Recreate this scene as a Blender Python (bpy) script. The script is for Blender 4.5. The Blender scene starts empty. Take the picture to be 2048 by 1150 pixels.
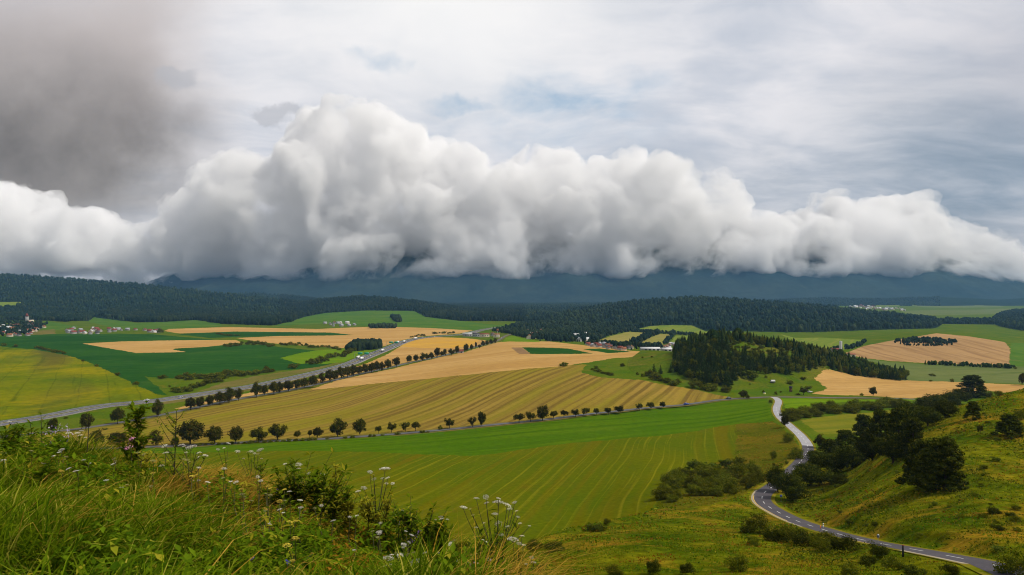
import bpy, math, random
import numpy as np
from mathutils import Vector, noise as mnoise

# ---------------------------------------------------------------- basics
F = 1365.0; CX = 1024.0; HY = 590.0          # 24 mm lens seen on a 2048 px wide frame; HY is eye level
rng = np.random.default_rng(11)
random.seed(11)
S = bpy.context.scene
COL = S.collection
R = math.radians

def A(*a): return np.array(a, dtype=float)

def tag(o, label=None, cat=None, group=None, kind=None):
    if label: o['label'] = label
    if cat: o['category'] = cat
    if group: o['group'] = group
    if kind: o['kind'] = kind
    return o

def mesh_np(name, V, faces_list, mats=(), smooth=False, mat_idx=None):
    """V (n,3); faces_list: list of (m,k) index arrays (k = 3 or 4)."""
    me = bpy.data.meshes.new(name)
    V = np.asarray(V, dtype=np.float32)
    me.vertices.add(len(V)); me.vertices.foreach_set('co', V.ravel())
    idx = np.concatenate([np.asarray(f, dtype=np.int32).ravel() for f in faces_list])
    tot = np.concatenate([np.full(len(f), np.asarray(f).shape[1], dtype=np.int32) for f in faces_list])
    start = np.concatenate([[0], np.cumsum(tot)[:-1]]).astype(np.int32)
    me.loops.add(len(idx)); me.loops.foreach_set('vertex_index', idx)
    me.polygons.add(len(tot)); me.polygons.foreach_set('loop_start', start)
    if mat_idx is not None: me.polygons.foreach_set('material_index', np.asarray(mat_idx, dtype=np.int32))
    if smooth: me.polygons.foreach_set('use_smooth', np.ones(len(tot), dtype=bool))
    for m in mats: me.materials.append(m)
    me.update(calc_edges=True)
    return me

def add(name, me, parent=None, loc=(0, 0, 0), rz=0.0, sc=None):
    o = bpy.data.objects.new(name, me); COL.objects.link(o)
    o.location = loc
    if rz: o.rotation_euler = (0, 0, rz)
    if sc is not None: o.scale = (sc, sc, sc) if np.isscalar(sc) else sc
    if parent: o.parent = parent
    return o

# ---------------------------------------------------------------- node helpers
class NT:
    def __init__(s, tree): s.t = tree; s.n = tree.nodes; s.l = tree.links
    def node(s, kind, **kw):
        n = s.n.new(kind)
        for k, v in kw.items(): setattr(n, k, v)
        return n
    def put(s, sock, v):
        if v is None: return
        if hasattr(v, 'is_linked') or hasattr(v, 'links'): s.l.new(v, sock)
        else: sock.default_value = v
    def math(s, op, a, b=None, c=None, clamp=False):
        n = s.node('ShaderNodeMath', operation=op, use_clamp=clamp)
        s.put(n.inputs[0], a)
        if b is not None: s.put(n.inputs[1], b)
        if c is not None: s.put(n.inputs[2], c)
        return n.outputs[0]
    def vmath(s, op, a, b=None):
        n = s.node('ShaderNodeVectorMath', operation=op)
        s.put(n.inputs[0], a)
        if b is not None: s.put(n.inputs[1], b)
        return n.outputs[0]
    def noise(s, vec, scale, detail=4, rough=0.55, dim='3D', dist=0.0, typ='FBM'):
        n = s.node('ShaderNodeTexNoise', noise_dimensions=dim)
        n.noise_type = typ
        s.put(n.inputs['Vector'], vec)
        n.inputs['Scale'].default_value = scale; n.inputs['Detail'].default_value = detail
        n.inputs['Roughness'].default_value = rough; n.inputs['Distortion'].default_value = dist
        return n.outputs[0]
    def mr(s, v, a, b, c=0.0, d=1.0, smooth=False):
        n = s.node('ShaderNodeMapRange')
        if smooth: n.interpolation_type = 'SMOOTHSTEP'
        s.put(n.inputs[0], v)
        for i, x in enumerate((a, b, c, d)): s.put(n.inputs[i + 1], x)
        return n.outputs[0]
    def mix(s, f, a, b, blend='MIX'):
        n = s.node('ShaderNodeMix', data_type='RGBA', blend_type=blend)
        s.put(n.inputs['Factor'], f)
        s.put(n.inputs['A'] if False else n.inputs[6], a if not isinstance(a, tuple) else (*a, 1.0))
        s.put(n.inputs[7], b if not isinstance(b, tuple) else (*b, 1.0))
        return n.outputs[2]
    def xyz(s, x, y, z):
        n = s.node('ShaderNodeCombineXYZ')
        for i, v in enumerate((x, y, z)): s.put(n.inputs[i], v)
        return n.outputs[0]
    def sep(s, v):
        n = s.node('ShaderNodeSeparateXYZ'); s.put(n.inputs[0], v); return n.outputs

def new_mat(name):
    m = bpy.data.materials.new(name); m.use_nodes = True
    t = NT(m.node_tree); b = t.n['Principled BSDF']
    b.inputs['Roughness'].default_value = 0.9
    b.inputs['Specular IOR Level'].default_value = 0.15
    return m, t, b

def flat(name, c, rough=0.6, spec=0.3, vary=0.0, metal=0.0):
    m, t, b = new_mat(name)
    b.inputs['Roughness'].default_value = rough; b.inputs['Specular IOR Level'].default_value = spec
    b.inputs['Metallic'].default_value = metal
    if vary:
        g = t.node('ShaderNodeNewGeometry')
        f = t.noise(g.outputs['Position'], 1.7, 5)
        k = t.mr(f, 0.3, 0.7, 1 - vary, 1 + vary)
        hs = t.node('ShaderNodeHueSaturation'); hs.inputs['Color'].default_value = (*c, 1); t.put(hs.inputs['Value'], k)
        t.put(b.inputs['Base Color'], hs.outputs[0])
    else: b.inputs['Base Color'].default_value = (*c, 1)
    return m

def field_mat(name, c1, c2, big=0.012, c3=None, rdir=0.0, rfreq=0.25, rthr=(0.5, 0.62), ralong=0.004, warp=8.0,
              fine=0.5, fvar=0.3, patch=None, patch_scale=0.03, patch_thr=(0.55, 0.7), bump=0.35, c4=None, rfreq2=0.05, reg=None, tram=None, regw=.2):
    m, t, b = new_mat(name)
    b.inputs['Specular IOR Level'].default_value = 0.0; b.inputs['Roughness'].default_value = 1.0
    g = t.node('ShaderNodeNewGeometry'); P = g.outputs['Position']
    x, y, z = t.sep(P); xy = t.xyz(x, y, 0.0)
    n1 = t.noise(xy, big, 6, 0.6)
    col = t.mix(t.mr(n1, 0.38, 0.62), c1, c2)
    if c3 is not None:
        w = t.math('MULTIPLY', t.math('SUBTRACT', t.noise(xy, 0.006, 2), 0.5), warp * 2)
        r = t.math('ADD', t.math('SUBTRACT', t.math('MULTIPLY', x, math.cos(rdir)), t.math('MULTIPLY', y, math.sin(rdir))), w)
        al = t.math('ADD', t.math('MULTIPLY', x, math.sin(rdir)), t.math('MULTIPLY', y, math.cos(rdir)))
        f = t.noise(t.xyz(t.math('MULTIPLY', r, rfreq), t.math('MULTIPLY', al, ralong), 0.0), 1.0, 3, 0.6)
        if reg:   # evenly spaced machine passes under the natural irregularity
            s_ = t.math('SINE', t.math('MULTIPLY', r, 2 * math.pi / reg))
            f = t.math('ADD', t.math('MULTIPLY', f, 1 - regw), t.math('MULTIPLY', t.math('ADD', t.math('MULTIPLY', s_, .5), .5), regw))
        col = t.mix(t.mr(f, rthr[0], rthr[1]), col, c3)
        if tram:  # wheel tracks
            fr = t.math('FRACT', t.math('DIVIDE', r, tram[0]))
            on = t.math('LESS_THAN', t.math('ABSOLUTE', t.math('SUBTRACT', fr, .5)), tram[1] / tram[0])
            col = t.mix(t.math('MULTIPLY', on, tram[2]), col, tram[3])
        if c4 is not None:
            f2 = t.noise(t.xyz(t.math('MULTIPLY', r, rfreq2), t.math('MULTIPLY', al, ralong * .6), 7.0), 1.0, 2, 0.5)
            col = t.mix(t.mr(f2, 0.5, 0.66, 0, 0.75), col, c4)
    if patch is not None:
        pn = t.noise(xy, patch_scale, 7, 0.65, dist=0.6)
        col = t.mix(t.mr(pn, patch_thr[0], patch_thr[1], 0, 0.85), col, patch)
    fn = t.noise(xy, fine, 8, 0.7)
    hs = t.node('ShaderNodeHueSaturation'); t.put(hs.inputs['Color'], col)
    t.put(hs.inputs['Value'], t.mr(fn, 0.25, 0.75, 1 - fvar, 1 + fvar))
    t.put(b.inputs['Base Color'], hs.outputs[0])
    if bump:
        bp = t.node('ShaderNodeBump'); bp.inputs['Strength'].default_value = bump; bp.inputs['Distance'].default_value = 0.6
        t.put(bp.inputs['Height'], t.noise(xy, fine * 2.2, 6, 0.7)); t.put(b.inputs['Normal'], bp.outputs[0])
    return m

# ---------------------------------------------------------------- terrain height field
def Z(py, d): return -(py - HY) / F * d

class TPS:
    """Thin plate surface z(u, ln d) through photo-surveyed points (px, py, distance)."""
    def __init__(s, pts, reg=0.02, su=2.2, sv=1.0):
        p = np.array(pts, float)
        s.su, s.sv = su, sv
        s.c = np.c_[(p[:, 0] - CX) / F * su, np.log(p[:, 2]) * sv]
        z = Z(p[:, 1], p[:, 2])
        n = len(p); r = np.hypot(*(s.c[:, None] - s.c[None]).transpose(2, 0, 1))
        K = np.where(r > 0, r * r * np.log(np.maximum(r, 1e-9)), 0) + reg * np.eye(n) * 0.05
        P = np.c_[np.ones(n), s.c]
        M = np.block([[K, P], [P.T, np.zeros((3, 3))]])
        w = np.linalg.solve(M, np.r_[z, 0, 0, 0]); s.w, s.a = w[:n], w[n:]
    def __call__(s, u, v):
        u = np.clip(u, -1.0, 1.0) * s.su; v = v * s.sv
        out = s.a[0] + s.a[1] * u + s.a[2] * v
        for (cu, cv), w in zip(s.c, s.w):
            r2 = (u - cu) ** 2 + (v - cv) ** 2
            out = out + w * 0.5 * r2 * np.log(np.maximum(r2, 1e-12))
        return out

base_pts = [
 (-400,850,473),(0,850,473),(0,780,650),(0,700,1117),(0,660,1755),(170,690,1228),(300,800,585),(300,720,945),(300,660,1755),
 (500,780,646),(500,700,1117),(500,660,1755),(700,727,897),(700,660,1755),(841,676,1428),(934,668,1575),(900,660,1755),(1000,668,1560),
 (0,640,2400),(300,640,2450),(700,635,2700),(1000,648,2150),(-400,660,1755),(-400,640,2400),
 (0,612,5000),(600,612,5200),(1200,610,5600),(1700,612,5500),(2048,612,5500),(-400,612,5000),(2400,612,5500),
 (-400,608,7000),(400,608,7000),(1024,608,7000),(1700,608,7000),(2400,608,7000),
 (171,857,449),(376,819,524),(495,795,586),(670,760,700),(787,734,820),(889,712,960),(951,695,1120),(1012,672,1450),
 (855,757,654),(1012,741,650),(1128,731,690),(1231,715,760),(1330,705,830),(1200,690,960),(1060,700,900),(1016,683,1250),(1100,690,1080),
 (1200,688,1260),(1340,690,1400),(1300,690,1350),
 (650,813,540),(400,870,420),(900,800,520),(1100,780,540),(1200,760,590),(1300,790,520),(1350,765,590),
 (100,900,370),(300,892,380),(555,879,388),(720,869,400),(899,857,415),(1085,839,438),(1238,823,470),(1370,808,505),(1540,795,540),(1640,795,545),(1720,797,545),
 (1000,905,345),(700,905,340),(500,920,320),(1000,1000,245),(700,1000,235),(1300,900,335),(1450,850,420),(1200,1000,240),(1320,980,235),
 (1050,1080,190),(700,1100,170),(300,1050,190),(0,950,300),(0,1050,190),(-400,950,300),(1420,940,290),(1500,930,290),(1500,962,245),
 (1610,915,285),(1620,890,325),(1590,860,380),(1560,830,440),(1555,800,520),
 (1700,815,470),(1700,850,400),(1645,880,350),(1800,790,550),(1800,850,400),
 (1640,745,720),(1800,780,600),(1900,770,640),(2048,775,620),(2400,775,620),(1900,745,780),(2048,738,830),(1850,725,920),
 (1727,715,950),(1789,679,1250),(1873,667,1350),(2009,685,1300),(2020,730,900),(2060,690,1400),(1873,664,1700),(1680,703,1000),(1620,690,1250),(1650,677,1500),
 (1400,668,1700),(1340,660,1900),(1600,672,1650),(1250,670,1650),(1100,665,1750),(1500,680,1450),(1500,740,760),(1500,710,1000)]
for px in (0, 500, 1000, 1500, 2048):
    for d, z in ((100, -63), (30, -56), (5, -50), (1.5, -48)): base_pts.append((px, HY - z * F / d, d))
base_z = TPS(base_pts)

hill_pts = [
 (1100,1200,55),(1300,1160,72),(1500,1155,72),(1700,1150,76),(1900,1170,66),(2048,1165,64),(2400,1165,66),
 (1200,1100,105),(1400,1080,118),(1470,1120,90),
 (2010,1135,72),(1900,1112,83),(1800,1095,97),(1700,1075,117),(1600,1045,150),(1540,1015,185),(1518,995,200),(1545,975,218),(1575,950,240),
 (1950,1050,102),(1950,950,140),(1950,870,175),(1990,800,215),(2048,780,225),(2400,745,230),(1800,870,215),(1700,935,235),(1650,990,200),(1700,1000,165),(1800,1000,137),(2150,950,140),(1880,830,220),
 (1080,1092,130),(1200,1057,150),(1300,1032,170),(1400,1010,185),(1480,995,195),(1000,1140,118),
 (900,1270,62),(600,1320,60),(300,1320,60),(0,1320,60),(-400,1320,60),(900,1170,130),(600,1170,130),(300,1150,140),(0,1150,140),(-400,1150,140)]
for px in (-400, 0, 500, 1000, 1500, 2048, 2400):
    hill_pts += [(px, 590 + 1365 * .56, 22), (px, 590 + 1365 * .60, 35), (px, 590 + 1365 * .62, 12), (px, 590 + 1365 * .70, 4), (px, 590 + 1365 * 0.9, 1.3)]
hill_z = TPS(hill_pts)
def lin(pts, px):
    p = np.array(pts, float); return np.interp(px, p[:, 0], p[:, 1])
hill_crest = [(-400,140),(0,140),(600,130),(900,125),(1080,131),(1200,151),(1300,171),(1400,186),(1480,197),(1530,215),(1580,245),(1640,262),(1700,245),(1800,225),(1900,225),(1990,222),(2100,232),(2400,240)]
fore_edge_py = [(-400,925),(0,938),(150,944),(300,958),(400,985),(500,1005),(600,1035),(700,1072),(800,1105),(900,1140),(1000,1185),(1100,1250),(1250,1340),(1500,1500),(2048,1750),(2400,1900)]
fore_edge_d = [(-400,9),(0,8.6),(300,8.2),(600,7.6),(800,7.0),(1000,6.4),(1200,5.5),(1500,4.2),(2048,3.2),(2400,3.0)]

def smooth(t): t = np.clip(t, 0, 1); return t * t * (3 - 2 * t)

ridges = [  # crest: (px, py, d); foot: (px, d)
 dict(crest=[(-1400,548,4600),(-800,540,4600),(-420,535,4600),(-200,543,4600),(0,550,4600),(60,552,4550),(140,559,4500),(280,569,4300),(350,577,4200),(450,588,4200),(560,600,4200),(640,612,4300),(720,622,4400)], foot=[(-400,2500),(0,2500),(280,2650),(450,2900),(720,3300)], back=900, shape=1.15),
 dict(crest=[(520,622,4000),(590,609,3900),(650,600,3900),(720,595,3900),(790,599,3850),(850,607,3800),(930,620,3700),(1000,630,3600),(1080,642,3300)], foot=[(520,3000),(700,2900),(1000,2500),(1080,2300)], back=700, shape=1.0),
 dict(crest=[(1020,652,2400),(1060,645,2500),(1100,634,2700),(1150,623,2850),(1200,614,3000),(1260,605,3050),(1320,601,3100),(1390,597,3100),(1450,600,3050),(1520,604,3000),(1600,611,2950),(1700,621,2800),(1780,630,2600),(1860,643,2350),(1920,660,2100)], foot=[(1020,1900),(1200,1850),(1400,1750),(1600,1700),(1800,1750),(1920,1800)], back=500, shape=1.2),
 dict(crest=[(1760,645,3400),(1870,630,3500),(1950,630,3500),(2048,624,3500),(2200,616,3500),(2450,610,3500),(2900,598,3500),(3500,604,3500)], foot=[(1760,2400),(1900,1900),(2048,1750),(2450,1700)], back=600, shape=1.0),
 dict(crest=[(330,604,5700),(420,592,5700),(500,586,5700),(570,591,5700),(650,600,5700),(760,606,5700),(900,609,5700)], foot=[(330,5000),(900,5000)], back=900, shape=1.0),
 dict(crest=[(1420,607,6300),(1540,601,6300),(1640,597,6300),(1760,599,6300),(1880,594,6300),(2000,599,6300),(2100,593,6300),(2500,590,6300),(3400,596,6300)], foot=[(1420,5750),(3400,5750)], back=500, shape=1.0),
]
knoll = dict(crest=[(1230,722,740),(1310,712,730),(1345,706,720),(1370,695,720),(1400,688,725),(1440,681,730),(1480,677,735),(1530,689,740),(1580,696,745),(1620,705,750),(1660,715,755),(1700,727,760),(1750,743,765),(1800,757,770),(1850,765,760)],
             foot=[(1230,640),(1320,585),(1380,575),(1450,570),(1550,600),(1640,660),(1700,680),(1850,700)], back=160, shape=1.0)

def ridge_z(r, px, d, bz):
    c = np.array(r['crest'], float)
    cp = np.interp(px, c[:, 0], c[:, 1]); cd = np.interp(px, c[:, 0], c[:, 2]); fd = lin(r['foot'], px)
    zc = Z(cp, cd)
    t = (d - fd) / (cd - fd)
    up = np.clip(t, 0, 1) ** r['shape']; up = 0.5 * up + 0.5 * smooth(t)
    down = smooth((d - cd) / r['back'])
    z = bz + (zc - bz) * np.where(d < cd, up, 1 - down)
    ok = (t > 0) & (px >= c[0, 0]) & (px <= c[-1, 0])
    fade = smooth(np.minimum(px - c[0, 0], c[-1, 0] - px) / 60.0)
    return np.where(ok, bz + np.maximum(z - bz, 0) * fade, bz)

road_flat = None      # filled once the winding road is traced

def terrain(u, d, layers=('base', 'ridge', 'knoll', 'hill', 'fore'), want_layer=False):
    u = np.asarray(u, float); d = np.asarray(d, float); v = np.log(d); px = CX + F * u
    bz = base_z(u, v); z = bz.copy(); lay = np.zeros(z.shape, np.int8)
    if 'ridge' in layers:
        far = d > 1500
        if far.any():
            for i, r in enumerate(ridges):
                rz = ridge_z(r, px[far], d[far], bz[far])
                k = rz > z[far] + 1.5; zz = z[far]; zz[k] = rz[k]; z[far] = zz
                ll = lay[far]; ll[k] = 1; lay[far] = ll
    if 'knoll' in layers:
        m = (d > 500) & (d < 1000) & (px > 1200) & (px < 1880)
        if m.any():
            rz = ridge_z(knoll, px[m], d[m], bz[m]); k = rz > z[m] + 0.3
            zz = z[m]; zz[k] = rz[k]; z[m] = zz; ll = lay[m]; ll[k] = 2; lay[m] = ll
    if 'hill' in layers:
        m = d < 420
        if m.any():
            hd = lin(hill_crest, px[m]); dd = d[m]
            hz = hill_z(u[m], np.log(np.minimum(dd, hd))) - np.maximum(dd - hd, 0) ** 2 / (np.maximum(dd - hd, 0) + 12) * 0.5
            zb = z[m]; kk = 1.2; h = np.maximum(kk - np.abs(hz - zb), 0) / kk
            k = hz > zb; z[m] = np.maximum(hz, zb) + h * h * kk * .25
            ll = lay[m]; ll[k] = 3; lay[m] = ll
    if 'fore' in layers:
        m = d < 60
        if m.any():
            ed = lin(fore_edge_d, px[m]); ez = Z(lin(fore_edge_py, px[m]), ed); dd = d[m]; uu = u[m]
            z0 = -1.62 - 0.10 * np.clip(uu * 1.2, -3, 3)
            t = (dd - 1.2) / (ed - 1.2)
            fz = np.where(dd < ed, z0 + (ez - z0) * np.clip(t, -.3, 1) ** 1.0, ez - 0.72 * (dd - ed) - 0.02 * np.maximum(dd - ed, 0))
            zb = z[m]; kk = 0.5; h = np.maximum(kk - np.abs(fz - zb), 0) / kk
            k = fz > zb; z[m] = np.maximum(fz, zb) + h * h * kk * .25
            ll = lay[m]; ll[k] = 4; lay[m] = ll
    if road_flat is not None and 'hill' in layers:
        rx, ry, rzz, x0, x1, y0, y1 = road_flat
        gx, gy, gz_ = np.gradient(rx), np.gradient(ry), np.gradient(rzz); gl = np.hypot(gx, gy)
        X = u * d
        m = (X > x0) & (X < x1) & (d > y0) & (d < y1)
        if m.any():
            xi = X[m]; yi = d[m]; best = np.full(xi.shape, 1e9); bzr = np.zeros(xi.shape)
            for a, b_, c, tx, ty, sl_ in zip(rx, ry, rzz, gx / gl, gy / gl, gz_ / gl):
                q = (xi - a) ** 2 + (yi - b_) ** 2; k = q < best; best[k] = q[k]
                bzr[k] = c + sl_ * np.clip((xi[k] - a) * tx + (yi[k] - b_) * ty, -2, 2)
            w = 1 - smooth((np.sqrt(best) - 4.2) / 4.5)
            z[m] = z[m] * (1 - w) + (bzr - 0.06) * w
    if want_layer: return z, lay
    return z

def unproject(px, py, dmin=1.3, layers=('base', 'ridge', 'knoll', 'hill', 'fore'), dmax=6950):
    """first ground point met along the rays through the listed photo positions -> X, Y, Z arrays"""
    px = np.atleast_1d(np.asarray(px, float)); py = np.atleast_1d(np.asarray(py, float))
    dm = np.broadcast_to(np.asarray(dmin, float), px.shape)
    n = 700
    tt = np.linspace(0, 1, n)
    d = np.exp(np.log(dm)[:, None] * (1 - tt) + math.log(dmax) * tt)
    u = ((px - CX) / F)[:, None] + 0 * d
    z = terrain(u.ravel(), d.ravel(), layers).reshape(d.shape)
    g = z - (-(py - HY) / F)[:, None] * d          # >0: ground above ray
    hit = g >= 0
    i = np.where(hit.any(1), hit.argmax(1), n - 1)
    j = np.maximum(i - 1, 0); a = np.arange(len(px))
    g0, g1 = g[a, j], g[a, i]; w = np.where((i > 0) & hit.any(1) & (g1 != g0), -g0 / (g1 - g0 + 1e-12), 1.0)
    w = np.clip(w, 0, 1)
    dd = d[a, j] * (1 - w) + d[a, i] * w
    uu = u[:, 0]
    return uu * dd, dd, terrain(uu, dd, layers)

def ground(X, Y):
    X = np.asarray(X, float); Y = np.asarray(Y, float)
    return terrain(X / Y, Y)

def densify(pts, step):
    p = np.array(pts, float); out = [p[:1]]
    for a, b in zip(p[:-1], p[1:]):
        n = max(1, int(np.ceil(np.hypot(*(b - a)[:2]) / step)))
        out.append(a + (b - a) * np.linspace(0, 1, n + 1)[1:, None])
    return np.concatenate(out)

def spline(p, step):
    """Catmull-Rom through world points, resampled every `step` metres"""
    p = np.array(p, float); q = np.vstack([2 * p[0] - p[1], p, 2 * p[-1] - p[-2]]); out = []
    for i in range(1, len(q) - 2):
        t = np.linspace(0, 1, 24, endpoint=False)[:, None]
        a, b, c, d = q[i - 1:i + 3]
        out.append(0.5 * (2 * b + (c - a) * t + (2 * a - 5 * b + 4 * c - d) * t ** 2 + (3 * b - a - 3 * c + d) * t ** 3))
    out = np.vstack(out + [p[-1:]])
    s = np.r_[0, np.cumsum(np.hypot(*np.diff(out[:, :2], axis=0).T))]
    n = max(2, int(s[-1] / step)); ss = np.linspace(0, s[-1], n)
    return np.c_[[np.interp(ss, s, out[:, k]) for k in range(out.shape[1])]].T, ss

NEARL = ('base', 'knoll', 'hill')
# winding road: photo positions with distances; points on the hill come first
wind_px = [(2150,1165,62),(2010,1135,72),(1900,1112,83),(1800,1095,97),(1700,1075,117),(1600,1045,150),(1560,1027,170),(1532,1010,187),(1524,998,199),(1530,985,210),(1550,970,222),(1580,945,245),(1605,918,283),(1616,896,318),(1603,873,352),(1580,852,395),(1560,834,432),(1553,818,470),(1557,804,508),(1553,797,530),(1545,795,541)]
wp = np.array([((a - CX) / F * d, d, Z(b, d)) for a, b, d in wind_px])
wpts, wlen = spline(wp, 2.0)
kz = np.array([np.mean(wpts[max(0, i - 6):i + 7, 2]) for i in range(len(wpts))]); wpts[:, 2] = kz
road_flat = (wpts[:, 0], wpts[:, 1], wpts[:, 2], wpts[:, 0].min() - 12, wpts[:, 0].max() + 12, wpts[:, 1].min() - 12, wpts[:, 1].max() + 5)
# ---------------------------------------------------------------- terrain mesh split into fields
M = {}
M['meadow'] = field_mat('meadow_grass', (.055,.105,.004), (.09,.12,.006), .02, patch=(.15,.12,.012), patch_thr=(.55,.75))
M['forest_floor'] = field_mat('forest_floor', (.008,.018,.011), (.012,.024,.012), .02)  # albedo kept dark in place of cloud shade on the far hills
M['hillside'] = field_mat('hillside_grass', (.048,.085,.002), (.155,.155,.004), .06, patch=(.34,.17,.014), patch_scale=.05, patch_thr=(.50,.68), fine=.5, fvar=.8, bump=1.0)  # lighter yellow-green paints sunlit patches into the grass; orange is weeds
M['fore_ground'] = field_mat('foreground_soil', (.02,.035,.004), (.035,.05,.006), .8, fine=6)
M['yellow_green'] = field_mat('yellow_green_crop', (.160,.160,.002), (.080,.118,.003), .009, c3=(.05,.085,.003), rdir=-.55, rfreq=.07, rthr=(.58,.72), ralong=.003, warp=5, patch=(.25,.205,.002), patch_scale=.008, patch_thr=(.50,.66), fine=.15, fvar=.3, c4=(.09,.075,.016), rfreq2=.012, tram=(24, .7, .35, (.05,.07,.004)))
M['dark_crop'] = field_mat('dark_green_crop', (.013,.058,.008), (.024,.080,.009), .006, c3=(.035,.095,.010), rdir=1.3, rfreq=.12, rthr=(.55,.8), fine=.1, fvar=.2, warp=4, tram=(26, .9, .5, (.04,.085,.02)), patch=(.045,.095,.012), patch_scale=.012, patch_thr=(.56,.75))
M['green_pasture'] = field_mat('mid_green_field', (.05,.12,.012), (.075,.14,.014), .008, fine=.1, fvar=.15, patch=(.12,.14,.02), patch_scale=.02)
M['wheat'] = field_mat('ripe_wheat', (.42,.25,.075), (.47,.29,.10), .008, c3=(.34,.19,.055), rdir=1.25, rfreq=.09, rthr=(.50,.72), fine=.12, fvar=.14, bump=.15, c4=(.37,.21,.06), rfreq2=.018, warp=4, tram=(22, .8, .4, (.27,.15,.05)))
M['gold'] = field_mat('golden_grain', (.50,.27,.03), (.45,.26,.055), .01, c3=(.55,.32,.045), rdir=1.1, rfreq=.08, rthr=(.5,.7), fine=.12, fvar=.10, bump=.15)
M['stubble'] = field_mat('striped_stubble', (.275,.18,.035), (.225,.165,.020), .006, c3=(.145,.094,.018), rdir=.40, rfreq=.26, rthr=(.42,.62), ralong=.003, warp=7, fine=.35, fvar=.2, c4=(.185,.165,.010), rfreq2=.04, bump=.2, reg=8.5, regw=.14)
M['bright_green'] = field_mat('bright_green_crop', (.056,.118,.002), (.080,.135,.002), .008, c3=(.034,.090,.002), rdir=1.15, rfreq=.16, rthr=(.48,.7), fine=.25, fvar=.2, warp=4, c4=(.046,.105,.002), rfreq2=.05, tram=(18, .45, .45, (.08,.11,.01)), patch=(.085,.13,.004), patch_scale=.014, patch_thr=(.55,.75))
M['mown'] = field_mat('mown_olive_grass', (.095,.105,.002), (.070,.10,.002), .012, c3=(.17,.155,.006), rdir=.27, rfreq=.80, rthr=(.54,.72), ralong=.006, warp=7, fine=.5, fvar=.24, c4=(.115,.095,.002), rfreq2=.14, patch=(.12,.075,.006), patch_scale=.03, patch_thr=(.60,.8), reg=5.0, regw=.13)
M['light_green'] = field_mat('light_green_meadow', (.15,.19,.022), (.115,.175,.02), .01, c3=(.18,.20,.03), rdir=.5, rfreq=.1, fine=.1, fvar=.15)
M['pale_meadow'] = field_mat('pale_yellow_meadow', (.21,.20,.04), (.25,.21,.055), .01, fine=.08, fvar=.18)
M['lime'] = field_mat('lime_green_field', (.10,.19,.003), (.13,.20,.005), .02, c3=(.075,.15,.003), rdir=1.3, rfreq=.15, fine=.25, fvar=.15)
M['olive_field'] = field_mat('olive_green_field', (.15,.15,.010), (.17,.16,.014), .02, c3=(.12,.135,.010), rdir=1.2, rfreq=.15, fine=.2, fvar=.14)
M['brown_field'] = field_mat('ploughed_tan_field', (.37,.225,.095), (.31,.19,.08), .008, c3=(.25,.145,.062), rdir=.1, rfreq=.06, rthr=(.5,.66), ralong=.003, warp=20, fine=.1, fvar=.12)
M['verge'] = field_mat('dry_verge_grass', (.16,.125,.035), (.11,.11,.02), .02, fine=.3, fvar=.3)
M['knoll_grass'] = field_mat('knoll_grass', (.05,.095,.004), (.085,.11,.006), .025, patch=(.16,.125,.018), patch_thr=(.50,.68), fine=.4, fvar=.45)
M['verge_lime'] = field_mat('mown_roadside_grass', (.13,.14,.006), (.22,.17,.02), .3, fine=2.5, fvar=.4)
M['rough'] = field_mat('rough_meadow', (.075,.085,.003), (.13,.10,.006), .03, patch=(.22,.125,.012), patch_scale=.05, patch_thr=(.53,.73), fine=.6, fvar=.5, bump=.7)
M['grey_green'] = field_mat('grey_green_field', (.10,.135,.035), (.13,.15,.045), .006, c3=(.09,.12,.03), rdir=1.3, rfreq=.05, fine=.08, fvar=.12)
M['brown_soil'] = field_mat('bare_brown_soil', (.25,.15,.07), (.21,.13,.06), .01, fine=.1)

B = ('base',); BR = ('base', 'ridge'); BK = ('base', 'knoll'); ALL = ('base', 'ridge', 'knoll', 'hill', 'fore')
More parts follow.
